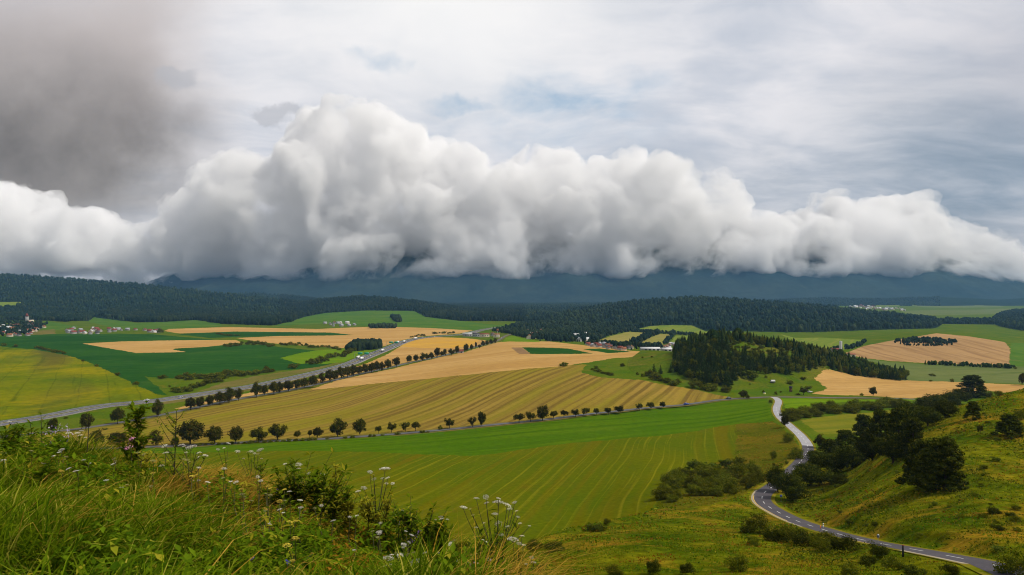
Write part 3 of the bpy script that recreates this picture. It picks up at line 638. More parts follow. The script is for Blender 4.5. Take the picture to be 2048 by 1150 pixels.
vs = S.view_settings; S.display_settings.display_device = 'sRGB'
vs.view_transform = 'Standard'; vs.look = 'None'; vs.exposure = 0; vs.gamma = 1; vs.use_curve_mapping = False
cy = S.cycles
cy.max_bounces = 24; cy.diffuse_bounces = 3; cy.glossy_bounces = 2; cy.transmission_bounces = 3; cy.transparent_max_bounces = 12; cy.volume_bounces = 22
cy.use_denoising = True; cy.denoiser = 'OPENIMAGEDENOISE'
try: cy.denoising_input_passes = 'RGB_ALBEDO_NORMAL'; cy.denoising_prefilter = 'ACCURATE'
except Exception: pass
cy.use_adaptive_sampling = True; cy.adaptive_threshold = .012
cy.caustics_reflective = False; cy.caustics_refractive = False

cy.pixel_filter_type = 'BLACKMAN_HARRIS'; cy.filter_width = 1.05
# ---------------------------------------------------------------- mountains wrapped in cloud
mu = np.linspace(-1.7, 1.7, 1300); md = np.exp(np.linspace(math.log(7080), math.log(13500), 150))
MU, MD = np.meshgrid(mu, md)
mpx = CX + F * MU
crest_py = np.interp(mpx, [-400,180,262,290,330,370,405,440,600,1000,1500,1900,2050,2300], [612,600,586,566,552,541,535,532,500,480,490,500,520,540])
zc = Z(crest_py, 9600.0)
tt = (MD - 7080) / (9600 - 7080)
prof = np.where(tt < 1, smooth(np.clip(tt, 0, 1)) * .75 + .25 * np.clip(tt, 0, 1), 1 - .3 * smooth((tt - 1) / 1.5))
MZ = -92 + (zc + 92) * prof
MX = MU * MD
nz = np.array([mnoise.fractal(Vector((x / 1100., y / 1500., 2.7)), 0.9, 2.1, 7) for x, y in zip(MX.ravel(), MD.ravel())]).reshape(MX.shape)
MZ = MZ + nz * 150 * np.clip(tt * 1.6, 0, 1)
MZ = np.where(tt < 0.99, np.minimum(MZ, Z(crest_py, MD) + 4 * rng.standard_normal(MX.shape)), MZ)
mi_ = np.arange(MU.size).reshape(MU.shape)
mq = np.stack([mi_[:-1, :-1], mi_[:-1, 1:], mi_[1:, 1:], mi_[1:, :-1]], -1).reshape(-1, 4)
M['mountain'] = field_mat('mountain_forest', (.010,.024,.024), (.026,.042,.032), .0014, fine=.012, fvar=.45, bump=0, patch=(.04,.055,.035), patch_scale=.0016, patch_thr=(.62,.72))
tag(add('mountains', mesh_np('mountains', np.c_[MX.ravel(), MD.ravel(), MZ.ravel()], [mq], [M['mountain']], smooth=True)), 'dark blue forested mountains vanishing into low cloud', kind='structure')

# ---------------------------------------------------------------- cumulus bank: lumps merged into one cloud body with a volume
import bmesh
def ico(sub):
    bm = bmesh.new(); bmesh.ops.create_icosphere(bm, subdivisions=sub, radius=1.0)
    v = np.array([p.co for p in bm.verts]); f = np.array([[p.index for p in q.verts] for q in bm.faces]); bm.free(); return v, f
IV, IF = ico(2)
cr = np.random.default_rng(5)
top = [(-300,400),(-100,385),(0,372),(50,378),(95,415),(200,448),(300,462),(370,436),(415,350),(470,312),(540,330),(600,332),(618,250),(650,218),(700,208),(745,214),(800,252),(850,288),(900,290),(950,345),(1000,352),(1060,314),(1110,304),(1150,325),(1180,350),(1210,328),(1280,318),(1330,322),(1400,350),(1440,366),(1462,420),(1480,470),(1500,455),(1530,438),(1560,456),(1600,446),(1640,425),(1660,402),(1700,405),(1725,420),(1760,402),(1800,394),(1835,402),(1860,455),(1910,476),(1950,466),(2000,490),(2030,515),(2060,555),(2110,540),(2200,470),(2400,470)]
bot = [(-300,498),(0,524),(150,524),(230,522),(300,524),(370,532),(430,548),(490,564),(700,574),(1000,576),(1200,572),(1500,566),(1650,560),(1750,548),(1900,560),(2000,562),(2060,566),(2110,566),(2400,560)]
BV, BF, off = [], [], 0
def puff(px, py, r_px, d):
    global off
    r = r_px / F * d
    c = A((px - CX) / F * d, d, Z(py, d))
    sc = A(1, 1.0, .9 + .2 * cr.random()) * r
    BV.append(IV * sc + c); BF.append(IF + off); off += len(IV)
D0 = 9000.0
px = -800.0
while px < 2900:                       # big lumps of the body
    tp, bt = lin(top, px), lin(bot, px) + 11 * mnoise.noise(Vector((px / 70., 1.5, 0))) + 2; hgt = bt - tp; y = tp + min(60, hgt * .45)
    while y < bt - 8:
        rr = min(cr.uniform(26, 66), max(16, (bt - y) * 1.15), max(16, (y - tp) * .95), hgt * .5)
        puff(px + cr.uniform(-14, 14), min(y, bt - rr * .8), rr, D0 + cr.uniform(-450, 350) - 250 * (y - tp) / max(hgt, 1))
        y += rr * .45
    px += cr.uniform(12, 24)
px = -800.0
while px < 2900:                       # crisp crown puffs along the outline
    tp, bt = lin(top, px), lin(bot, px)
    r = min(cr.uniform(10, 32), (bt - tp) * .45)
    puff(px, tp + r * cr.uniform(.9, 1.15), r, D0 + cr.uniform(-250, 600))
    puff(px, tp + r * cr.uniform(1.9, 2.6), r * 1.2, D0 + cr.uniform(-450, 400))
    px += cr.uniform(7, 16)
cme = mesh_np('clouds', np.vstack(BV), [np.vstack(BF)])
cobj = add('clouds', cme)
tag(cobj, 'bank of grey white cumulus resting on the mountains', kind='stuff')
rm = cobj.modifiers.new('merge', 'REMESH'); rm.mode = 'VOXEL'; rm.voxel_size = 30.0
sm_ = cobj.modifiers.new('soften', 'SMOOTH'); sm_.factor = .5; sm_.iterations = 6
dg = bpy.context.evaluated_depsgraph_get(); ev = cobj.evaluated_get(dg)
cm2 = bpy.data.meshes.new_from_object(ev); cobj.modifiers.clear(); cobj.data = cm2
def billow(p, s, o, seed):
    out = np.empty(len(p))
    for i, q in enumerate(p):
        w = Vector((q[0] / s + seed, q[1] / s, q[2] / s)); a, f_, amp = 0., 1., 1.
        for k in range(o):
            a += amp * (1 - 2.4 * abs(mnoise.noise(w * f_))); f_ *= 2.07; amp *= .5
        out[i] = a
    return out
nv = len(cm2.vertices); P = np.empty(nv * 3, np.float32)
for scale_, amp_, o_ in ((1100., 120., 2), (420., 85., 2), (190., 46., 3)):
    N = np.empty(nv * 3, np.float32); cm2.vertices.foreach_get('co', P); cm2.vertices.foreach_get('normal', N)
    p_ = P.reshape(-1, 3); n_ = N.reshape(-1, 3)
    bl = billow(p_, scale_, o_, scale_ * .01)
    cm2.vertices.foreach_set('co', (p_ + n_ * ((bl - .30) * amp_)[:, None]).astype(np.float32).ravel()); cm2.update()
rm = cobj.modifiers.new('merge', 'REMESH'); rm.mode = 'VOXEL'; rm.voxel_size = 22.0
dg = bpy.context.evaluated_depsgraph_get(); cm2 = bpy.data.meshes.new_from_object(cobj.evaluated_get(dg)); cobj.modifiers.clear(); cobj.data = cm2
# drop sealed pockets left inside the merged body
nv = len(cm2.vertices)
print('cloud verts', nv)
cmat = bpy.data.materials.new('cloud_vapour'); cmat.use_nodes = True
tn = NT(cmat.node_tree); tn.n.remove(tn.n['Principled BSDF'])
pv = tn.node('ShaderNodeVolumePrincipled'); pv.inputs['Color'].default_value = (.972, .973, .977, 1); pv.inputs['Anisotropy'].default_value = .0
gp = tn.node('ShaderNodeNewGeometry').outputs['Position']
nA = tn.noise(gp, 1 / 760., 9, .68, dist=.4)
tn.put(pv.inputs['Density'], tn.mr(nA, .44, .60, .0, .0105))
tn.l.new(pv.outputs[0], tn.n['Material Output'].inputs['Volume'])
cmat.cycles.homogeneous_volume = False; cmat.cycles.volume_step_rate = .16
cm2.materials.clear(); cm2.materials.append(cmat)

# ---------------------------------------------------------------- air
hv = A((-11400, -300, -150), (11400, -300, -150), (11400, 7040, -150), (-11400, 7040, -150), (-11400, -300, 215), (11400, -300, 215), (11400, 7040, 215), (-11400, 7040, 215))
hf = np.array([[0, 3, 2, 1], [4, 5, 6, 7], [0, 1, 5, 4], [1, 2, 6, 5], [2, 3, 7, 6], [3, 0, 4, 7]])
hm = bpy.data.materials.new('valley_air'); hm.use_nodes = True
tn = NT(hm.node_tree); tn.n.remove(tn.n['Principled BSDF'])
pv = tn.node('ShaderNodeVolumePrincipled'); pv.inputs['Density'].default_value = 3.8e-5; pv.inputs['Color'].default_value = (.28, .58, 1, 1); pv.inputs['Anisotropy'].default_value = .2
tn.l.new(pv.outputs[0], tn.n['Material Output'].inputs['Volume']); hm.cycles.homogeneous_volume = True
tag(add('haze', mesh_np('haze', hv, [hf], [hm])), kind='stuff')
# ---------------------------------------------------------------- plant prototypes
def leaf_mat(name, c1, c2, c3=None, transl=.25, patchy=None):
    m = bpy.data.materials.new(name); m.use_nodes = True
    t = NT(m.node_tree); t.n.remove(t.n['Principled BSDF'])
    g = t.node('ShaderNodeNewGeometry'); oi = t.node('ShaderNodeObjectInfo')
    r = g.outputs['Random Per Island']
    col = t.mix(r, c1, c2)
    if c3 is not None: col = t.mix(t.mr(r, .86, .97), col, c3)
    if patchy: col = t.mix(t.mr(t.noise(g.outputs['Position'], .0045, 5, .6), .47, .66, 0, .8), col, patchy)
    hs = t.node('ShaderNodeHueSaturation'); t.put(hs.inputs['Color'], col)
    t.put(hs.inputs['Value'], t.mr(oi.outputs['Random'], 0, 1, .75, 1.3)); t.put(hs.inputs['Hue'], t.mr(oi.outputs['Random'], 0, 1, .488, .51))
    d = t.node('ShaderNodeBsdfDiffuse'); t.put(d.inputs['Color'], hs.outputs[0])
    tr = t.node('ShaderNodeBsdfTranslucent'); t.put(tr.inputs['Color'], hs.outputs[0])
    mx = t.node('ShaderNodeMixShader'); mx.inputs[0].default_value = transl
    t.l.new(d.outputs[0], mx.inputs[1]); t.l.new(tr.outputs[0], mx.inputs[2])
    t.l.new(mx.outputs[0], t.n['Material Output'].inputs['Surface'])
    return m
M['leaf_round'] = leaf_mat('broadleaf_foliage', (.024,.032,.003), (.075,.070,.006), (.12,.070,.010))
M['leaf_bush'] = leaf_mat('bush_foliage', (.030,.052,.003), (.150,.155,.008), (.22,.17,.012))
M['leaf_conifer'] = leaf_mat('conifer_needles', (.011,.026,.005), (.042,.064,.009), (.075,.080,.010), .14)
M['leaf_pine'] = leaf_mat('pine_needles', (.016,.026,.003), (.065,.074,.006), (.11,.095,.008), .16)
M['leaf_light'] = leaf_mat('light_bush_foliage', (.05,.085,.006), (.12,.135,.012), (.15,.12,.02))
M['leaf_far'] = leaf_mat('far_forest_foliage', (.007,.019,.014), (.019,.034,.020), (.036,.046,.020), .1, (.034,.050,.018))  # dark albedo stands in for cloud shadow over the distant woods
M['bark'] = flat('brown_bark', (.055,.038,.024), .95, .05, .3)

def quads(C, size, rg, flatness=0.0, aspect=1.5, nrm=None):
    """randomly turned leaf-clump quads centred on C; with nrm they lie on the skin of their clump"""
    n = len(C); size = np.broadcast_to(size, (n,))
    if nrm is not None:
        m_ = nrm / (np.linalg.norm(nrm, axis=1)[:, None] + 1e-9) + rg.standard_normal((n, 3)) * .38
        a = np.cross(m_, rg.standard_normal((n, 3))); a /= np.linalg.norm(a, axis=1)[:, None] + 1e-9
        b = np.cross(m_, a); b /= np.linalg.norm(b, axis=1)[:, None] + 1e-9
        s = size * rg.uniform(.6, 1.25, n); a = a * (s * .5 * aspect)[:, None]; b = b * (s * .5)[:, None]
        return np.stack([C - a, C + b * .9, C + a, C - b * .9], 1).reshape(-1, 3), np.arange(4 * n).reshape(n, 4)
    a = rg.standard_normal((n, 3)); a[:, 2] *= (1 - flatness); a /= np.linalg.norm(a, axis=1)[:, None]
    b = rg.standard_normal((n, 3)); b -= (a * b).sum(1)[:, None] * a; b /= np.linalg.norm(b, axis=1)[:, None]
    s = size * rg.uniform(.6, 1.25, n)
    a = a * (s * .5 * aspect)[:, None]; b = b * (s * .5)[:, None]
    V = np.stack([C - a, C + b * .9, C + a, C - b * .9], 1).reshape(-1, 3)
    return V, np.arange(4 * n).reshape(n, 4)

def tube(P, rad, n=6):
    P = np.asarray(P, float); rad = np.asarray(rad, float); V = []
    for i in range(len(P)):
        d = P[min(i + 1, len(P) - 1)] - P[max(i - 1, 0)]; d = d / (np.linalg.norm(d) + 1e-9)
        a = np.cross(d, [0.3, 1, .2]); a /= np.linalg.norm(a); b = np.cross(d, a)
        th = np.arange(n) * 2 * np.pi / n
        V.append(P[i] + rad[i] * (np.cos(th)[:, None] * a + np.sin(th)[:, None] * b))
    V = np.vstack(V); f = []
    for i in range(len(P) - 1):
        for k in range(n): f.append([i * n + k, i * n + (k + 1) % n, (i + 1) * n + (k + 1) % n, (i + 1) * n + k])
    return V, np.array(f)

def merge(parts):
    V, Fq, off = [], [], 0
    for v, f in parts: V.append(v); Fq.append(f + off); off += len(v)
    return np.vstack(V), np.vstack(Fq)

def broad_tree(seed, nl=1700, trunk_h=.18, rw=.5, clumps=34, leaf=.05, top=1.0, lumpy=.22):
    rg = np.random.default_rng(seed)
    zc = (trunk_h + top) / 2; rz = (top - trunk_h) / 2
    d = rg.standard_normal((clumps, 3)); d /= np.linalg.norm(d, axis=1)[:, None]
    rr = rg.uniform(.35, .86, clumps) ** .6
    lump = 1 + lumpy * rg.standard_normal(clumps)
    C = d * rr[:, None] * A(rw, rw, rz) * np.clip(lump, .6, 1.25)[:, None] * .86
    C[:, 2] *= np.where(C[:, 2] < 0, .85, 1); C += A(0, 0, zc)
    rc = rg.uniform(.10, .19, clumps) * rw / .5
    k = rg.integers(0, clumps, nl); o = rg.standard_normal((nl, 3)); o /= np.linalg.norm(o, axis=1)[:, None]
    P = C[k] + o * (rc[k] * rg.uniform(.25, 1.0, nl) ** .5)[:, None]
    P[:, 2] = np.maximum(P[:, 2], trunk_h * .55)
    crown = quads(P, leaf, rg, nrm=o + .8 * (P - A(0, 0, zc)) / A(rw, rw, rz))
    tp = [tube([(0, 0, -.04), (.004, .003, trunk_h * .5), (.01, 0, trunk_h), (0, .01, zc + rz * .35)], [.034, .026, .022, .006])]
    for q in range(5):
        e = C[rg.integers(0, clumps)]
        tp.append(tube([(0.008, 0, trunk_h * rg.uniform(.8, 1.1)), tuple(e * A(.5, .5, 1) * .6 + A(0, 0, .4 * trunk_h)), tuple(e)], [.014, .009, .004], 5))
    return crown, merge(tp)

def conifer(seed, levels=15, leaf=.055, w=.5, irregular=.25):
    rg = np.random.default_rng(seed); P = []
    for i in range(levels):
        h = .06 + .92 * i / (levels - 1); r = w * (1 - h) ** .8 * rg.uniform(.8, 1.1) + .015
        nb = int(4 + 9 * (1 - h))
        for b in range(nb):
            a = rg.uniform(0, 2 * np.pi); rl = r * rg.uniform(1 - irregular, 1.08)
            m = max(2, int(rl / .045))
            for s in np.linspace(.15, 1, m):
                P.append((math.cos(a) * rl * s, math.sin(a) * rl * s, h - .10 * s * rl / w + rg.normal(0, .008)))
    P = np.array(P); P += rg.normal(0, .012, P.shape); P[:, 2] = np.clip(P[:, 2], .02, 1.0)
    crown = quads(P, leaf, rg, .45, 1.8)
    return crown, tube([(0, 0, -.03), (0, 0, .3), (0, 0, .95)], [.022, .016, .003], 5)

def pine(seed, nl=8500, clumps=62, leaf=.030):
    """broad open pine: flattened needle pads on spreading limbs"""
    rg = np.random.default_rng(seed); C = []; tp = [tube([(0, 0, -.04), (.01, 0, .3), (-.01, .01, .65), (0, 0, .96)], [.030, .024, .014, .004])]
    for i in range(clumps):
        h = .03 + .93 * (i + rg.random()) / clumps; a = i * 2.4 + rg.uniform(-.5, .5)
        r = .47 * (1 - (h - .03) * .97) ** .6 * rg.uniform(.45, 1.05)
        c = A(math.cos(a) * r, math.sin(a) * r, h + .05 * r); C.append(c)
        if i % 2 == 0: tp.append(tube([(0, 0, h - .08 * r - .02), tuple(c * A(.6, .6, 1) - A(0, 0, .02)), tuple(c)], [.008, .006, .003], 4))
    C = np.array(C); k = rg.integers(0, clumps, nl)
    o = rg.standard_normal((nl, 3)); o /= np.linalg.norm(o, axis=1)[:, None]
    P = C[k] + o * A(.125, .125, .055) * (rg.uniform(.1, 1, nl) ** .5)[:, None]
    return quads(P, leaf, rg, .2, 2.2, o * A(1, 1, 1.6) + A(0, 0, .35)), merge(tp)

def bush_shape(seed, nl=1000, clumps=16, leaf=.075):
    rg = np.random.default_rng(seed)
    a = rg.uniform(0, 2 * np.pi, clumps); r = np.sqrt(rg.uniform(0, 1, clumps)) * .36; h = rg.uniform(.15, .78, clumps) * np.sqrt(np.maximum(.1, 1 - (r / .52) ** 2))
    C = np.c_[np.cos(a) * r, np.sin(a) * r, h]; rc = rg.uniform(.13, .22, clumps)
    k = rg.integers(0, clumps, nl); o = rg.standard_normal((nl, 3)); o /= np.linalg.norm(o, axis=1)[:, None]
    P = C[k] + o * (rc[k] * rg.uniform(.2, 1, nl) ** .45)[:, None]; P[:, 2] = np.abs(P[:, 2]) * .98
    return quads(P, leaf, rg, nrm=o + .5 * (P - A(0, 0, .35)))

def protos(fn, seeds, leafmat, nm, **kw):
    out = []
    for s in seeds:
        c, tr = fn(s, **kw)
        out.append((mesh_np(nm + '_crown', c[0], [c[1]], [M[leafmat]]), mesh_np(nm + '_trunk', tr[0], [tr[1]], [M['bark']], smooth=True)))
    return out
P_ROUND = protos(broad_tree, (1, 2, 3, 4, 5), 'leaf_round', 'round_tree', nl=2600, trunk_h=.09, leaf=.055, clumps=44)
P_TALL = protos(broad_tree, (11, 12, 13), 'leaf_round', 'tall_tree', rw=.46, trunk_h=.06, lumpy=.14, nl=2600, leaf=.055)
P_FRUIT = protos(broad_tree, (21, 22, 23, 24), 'leaf_round', 'small_tree', nl=1300, trunk_h=.26, clumps=22, leaf=.07, lumpy=.25)
P_CON = protos(conifer, (31, 32, 33), 'leaf_conifer', 'conifer')
P_PINE = protos(pine, (41, 42, 43, 44), 'leaf_pine', 'pine')
P_BIGT = protos(broad_tree, (51, 52, 53), 'leaf_pine', 'dark_tree', nl=8000, clumps=80, leaf=.034, trunk_h=.02, lumpy=.18)
P_BUSH = [mesh_np('bush', *((lambda q: (q[0], [q[1]]))(bush_shape(s))), [M['leaf_bush']]) for s in (61, 62, 63, 64)]
P_LBUSH = [mesh_np('light_bush', *((lambda q: (q[0], [q[1]]))(bush_shape(s))), [M['leaf_light']]) for s in (65, 66)]
P_BUSHN = [mesh_np('near_bush', *((lambda q: (q[0], [q[1]]))(bush_shape(s, 3600, 30, .036))), [M['leaf_bush']]) for s in (71, 72, 73, 74)]
P_BUSHD = [mesh_np('dark_bush', *((lambda q: (q[0], [q[1]]))(bush_shape(s, 3600, 30, .036))), [M['leaf_pine']]) for s in (75, 76, 77)]
def one_mesh(fn, s, mats, **kw):
    c, tr = fn(s, **kw); V = np.vstack([c[0], tr[0]]); return mesh_np('forest_tree', V, [c[1], tr[1] + len(c[0])], mats, mat_idx=np.r_[np.zeros(len(c[1])), np.ones(len(tr[1]))])
P_WOODC = [one_mesh(conifer, s, [M['leaf_conifer'], M['bark']]) for s in (81, 82, 83, 84)]
P_WOODB = [one_mesh(broad_tree, s, [M['leaf_bush'], M['bark']], nl=1100, trunk_h=.08, leaf=.06) for s in (91, 92, 93)]

ORD = ['', 'first', 'second', 'third', 'fourth', 'fifth', 'sixth', 'seventh', 'eighth', 'ninth', 'tenth', 'eleventh', 'twelfth', 'thirteenth', 'fourteenth', 'fifteenth', 'sixteenth', 'seventeenth', 'eighteenth', 'nineteenth', 'twentieth']
TENS = {2: 'twenty', 3: 'thirty', 4: 'forty', 5: 'fifty'}
def ordn(i):
    if i <= 20: return ORD[i]
    a, b = divmod(i, 10)
    return TENS[a] + '-' + ORD[b] if b else {3: 'thirtieth', 4: 'fortieth', 5: 'fiftieth'}[a]

def spot(px, py, dmin=60, layers=NEARL):
    X, Y, Zz = unproject([px], [py], dmin, layers); return float(X[0]), float(Y[0]), float(Zz[0])

def plant_tree(name, pr, pos, h, w, label, cat='tree', group=None):
    e = bpy.data.objects.new(name, None); COL.objects.link(e); e.location = pos; e.empty_display_size = .5
    e.rotation_euler = (0, 0, random.uniform(0, 6.28)); e.scale = (w, w, h)
    add('crown', pr[0], e); add('trunk', pr[1], e)
    return tag(e, label, cat, group)

def plant_bush(name, me, pos, h, w, label, cat='bush', group=None):
    o = add(name, me, None, pos, random.uniform(0, 6.28), (w, w, h)); return tag(o, label, cat, group)

# ---------------------------------------------------------------- row of trees along the narrow farm road: (px, top, base, width, kind)
row = [(192,860,894,33,'r'),(236,863,895,40,'r'),(286,868,893,17,'b'),(312,861,892,27,'r'),(350,868,891,14,'b'),(381,840,890,55,'R'),(429,852,888,37,'r'),(472,852,887,29,'r'),(517,855,884,30,'r'),(555,845,881,33,'r'),(594,862,879,14,'f'),(619,860,876,12,'f'),(635,854,876,21,'r'),(675,838,874,34,'r'),(720,836,871,27,'t'),(757,851,868,13,'f'),(783,846,866,20,'f'),(811,845,864,18,'f'),(831,843,863,19,'f'),(881,849,860,10,'b'),(899,837,858,20,'f'),(945,835,855,17,'f'),(964,821,853,19,'t'),(1038,826,846,23,'f'),(1061,824,844,19,'f'),(1085,810,842,27,'r'),(1107,822,838,16,'f'),(1128,820,836,16,'f'),(1151,818,835,17,'f'),(1172,816,833,17,'f'),(1193,816,831,12,'f'),(1217,815,830,18,'f'),(1238,811,828,20,'f'),(1279,807,822,14,'f'),(1302,804,820,16,'f'),(1324,803,818,15,'f'),(1487,780,797,18,'r'),(1496,788,797,8,'b')]
n = 0
for k, (px, tp, bs, w, kd) in enumerate(row):
    side = 0.0
    pos = spot(px, bs, 300); d = pos[1]; h = (bs - tp) * d / F * 1.04; ww = w * d / F * 1.12
    if kd == 'b':
        plant_bush('bush', P_BUSH[k % 4], pos, h, ww, 'low dark bush between trees of the farm road row, %s bush from the left' % ordn(1 + sum(1 for q in row[:k] if q[4] == 'b')), group='bushes along the farm road')
        continue
    n += 1
    pr = {'r': P_ROUND[k % 5], 'R': P_ROUND[2], 't': P_TALL[k % 3], 'f': P_FRUIT[k % 4]}[kd]
    ds = {'r': 'round dense dark tree', 'R': 'wide double crowned dark tree', 't': 'tall upright dark tree', 'f': 'small round fruit tree'}[kd]
    plant_tree('roadside_tree', pr, pos, h, ww, '%s, %s from the left in the farm road row' % (ds, ordn(n)), group='row of trees along the farm road')
for k, px in enumerate(list(range(398, 640, 13)) + [655, 690, 705, 742, 748, 765, 795, 845, 855]):
    py = lin([(300,895),(450,888.5),(600,881),(720,874.5),(850,864.5)], px) + .6
    pos = spot(px, py, 300); w = random.uniform(9, 15) * pos[1] / F
    plant_bush('scrub_bush', P_BUSH[k % 4], pos, w * random.uniform(.35, .55), w, 'low scrubby bush filling gaps under the farm road trees', 'scrub', 'low scrub under the farm road trees')

# ---------------------------------------------------------------- old road row
row2 = [(106,836,866,19),(172,824,861,26),(235,815,848,25),(314,800,834,21),(381,793,820,21),(400,793,817,18),(420,790,813,17),(440,783,809,24),(458,776,806,22),(477,774,802,16),(513,764,795,21),(529,768,791,15),(548,763,789,21),(560,764,786,15),(577,759,783,21),(594,758,780,16),(608,755,777,18),(626,750,775,20),(644,746,767,15),(660,737,764,22),(670,740,762,16),(683,733,757,20),(695,732,755,18),(707,730,752,17),(718,730,750,16),(730,727,748,17),(743,725,746,17),(754,722,744,16),(763,724,742,13),(776,717,739,15),(793,714,734,16),(818,710,726,12),(832,709,724,12),(845,706,722,13),(854,706,720,12),(863,704,719,11),(874,694,716,14),(884,702,713,9),(890,697,712,9),(903,696,711,14),(914,691,708,10),(932,687,705,11),(943,688,701,7),(952,683,697,5),(959,688,697,6),(966,681,693,10),(974,680,691,9),(982,678,689,8),(990,676,687,8)]
for k, (px, tp, bs, w) in enumerate(row2):
    pos = spot(px, bs, 380, B); d = pos[1]
    conif = px in (874, 890, 952)
    pr = P_TALL[k % 3] if conif else P_ROUND[k % 5]
    plant_tree('roadside_tree', pr, pos, (bs - tp) * d / F * 1.05, w * d / F * 1.12, '%s, %s from the left along the old road' % ('slim tall dark tree' if conif else 'round dark brownish green tree', ordn(k + 1)), group='row of large trees along the old road')

# ---------------------------------------------------------------- hedges and single bushes on the left plain, one bush each
def hedge(pts, spacing_px, h_px, label, group, dmin=300, meshes=None, jitter=2.0, layers=NEARL, wide=1.6, name='bush'):
    p = densify(pts, spacing_px)
    for k, (px, py) in enumerate(p[:, :2]):
        px += random.uniform(-1, 1) * spacing_px * .3; py += random.uniform(-1, 1) * jitter
        pos = spot(px, py, dmin, layers); h = h_px * random.uniform(.75, 1.25) * pos[1] / F
        plant_bush('hedge_bush', (meshes or P_BUSH)[k % len(meshes or P_BUSH)], pos, h, h * wide * random.uniform(.9, 1.3), label, 'hedge bush', group)
hedge([(350,784),(375,780),(400,773),(428,763),(455,756)], 9, 11, 'dark bush in the thick hedge beside the highway verge', 'thick hedge beside the highway verge', jitter=4)
hedge([(358,757),(385,757),(412,753),(440,752),(480,750),(520,747),(545,742)], 8, 11, 'dark bush in the long hedge below the green crop field', 'long hedge below the green crop field', jitter=4)
hedge([(618,727),(640,724),(660,718),(685,710),(705,705)], 7, 10, 'dark bush in the hedge climbing towards the dark copse', 'hedge climbing towards the dark copse', 500, jitter=4)
hedge([(452,694),(475,690),(500,688),(530,690),(545,693)], 7, 7, 'dark bush in the thin hedge at the corner of the wheat', 'thin hedge at the corner of the wheat', 600)
hedge([(560,689),(590,690),(620,693),(650,696),(680,699)], 8, 6, 'dark bush in the hedge between wheat and green strip', 'hedge between wheat and green strip', 600)
hedge([(75,697),(90,700),(110,704),(128,707)], 6, 6, 'low dark bush in the line along the yellow field edge', 'line of bushes along the yellow field edge', 600, jitter=1)
for px, tp, bs, w, lab in [(31,687,694,11,'rounded dark bush on the top edge of the yellow field'),(8,684,692,12,'dark bush at the left end of the yellow field edge'),(166,718,723,7,'small dark bush on the brown patch of the yellow field edge'),(193,727,733,10,'dark bush on the yellow field edge above the brown streak'),(234,743,751,13,'rounded dark bush at the lower edge of the green crop'),(272,760,770,13,'round dark bush standing where the yellow field narrows'),(325,748,757,22,'clump like dark bush left of the long hedge'),(338,769,774,7,'small bush in the pale grass left of the thick hedge'),(588,725,736,26,'wide dark bush alone right of the long hedge'),(320,654,666,13,'round dark tree at the right end of the village strip'),(210,855,859,12,'small bush by the near side of the highway'),(132,832,837,10,'small bush on the highway edge near the left')]:
    pos = spot(px, bs, 350, B); plant_bush('bush', P_BUSH[int(px) % 4], pos, (bs - tp) * pos[1] / F, w * pos[1] / F, lab)
hedge([(437,669),(455,671),(478,672)], 6, 4, 'tiny bush on the strip between wheat fields', 'tiny bushes between the wheat fields', 800, jitter=.6)
hedge([(820,676),(838,672),(850,671)], 6, 4, 'small bush beside the highway below the golden field', 'bushes beside the highway below the golden field', 700, jitter=1)
hedge([(868,668),(885,667),(905,667)], 6, 4.5, 'small dark bush beside the highway near the roadside works', 'bushes beside the highway near the works', 900, jitter=.8)

# centre meadow on the left shoulder of the knoll
for px, tp, bs, w, lab in [(1127,723,732,22,'dark bush on the line between wheat and stubble'),(1245,725,733,12,'dark spreading bush alone on the bright green shoulder meadow'),(1192,729,738,11,'small round tree at the head of the bush line on the shoulder meadow'),(1275,743,750,7,'tiny bush in the middle of the shoulder meadow'),(1285,745,754,9,'rounded bush below the tiny bush on the shoulder meadow'),(1285,712,716,5,'tiny bush on the upper edge of the shoulder meadow'),(1304,711,715,6,'tiny bush right of another on the upper meadow edge'),(1197,736,741,6,'tiny dark bush next to the small round tree on the meadow')]:
    pos = spot(px, bs, 450); plant_bush('bush', P_BUSH[int(px) % 4], pos, (bs - tp) * pos[1] / F, w * pos[1] / F, lab)
hedge([(1186,741),(1198,745),(1210,748),(1224,751)], 5, 6, 'low dark bush in the slanting line on the shoulder meadow', 'slanting line of bushes on the shoulder meadow', 450, jitter=1.2)
for k, (px, tp, bs, w) in enumerate([(1308,727,746,12),(1321,730,748,11),(1341,728,745,11)]):
    pos = spot(px, bs, 450); plant_tree('conifer_tree', P_CON[k], pos, (bs - tp) * pos[1] / F, w * pos[1] / F * 1.2, ['small pointed conifer, leftmost of three left of the knoll', 'small pointed conifer in the middle of three left of the knoll', 'small pointed conifer nearest the knoll wood of three'][k])
hedge([(1300,756),(1318,760),(1338,765),(1356,768)], 9, 13, 'dark bush in the thicket at the left foot of the knoll', 'thicket at the left foot of the knoll', 450, jitter=5, wide=1.3)
for px, tp, bs, w, lab in [(1391,754,777,33,'big round dark bush at the left front of the knoll wood'),(1420,762,781,36,'big wide dark bush between two others before the knoll wood'),(1452,767,784,24,'smaller dark bush, rightmost of three before the knoll wood'),(1498,735,757,36,'large light green bush bulging from the knoll wood')]:
    pos = spot(px, bs, 450); plant_bush('bush', (P_LBUSH[0] if 'light' in lab else P_BUSHN[int(px) % 4]), pos, (bs - tp) * pos[1] / F, w * pos[1] / F * 1.1, lab)
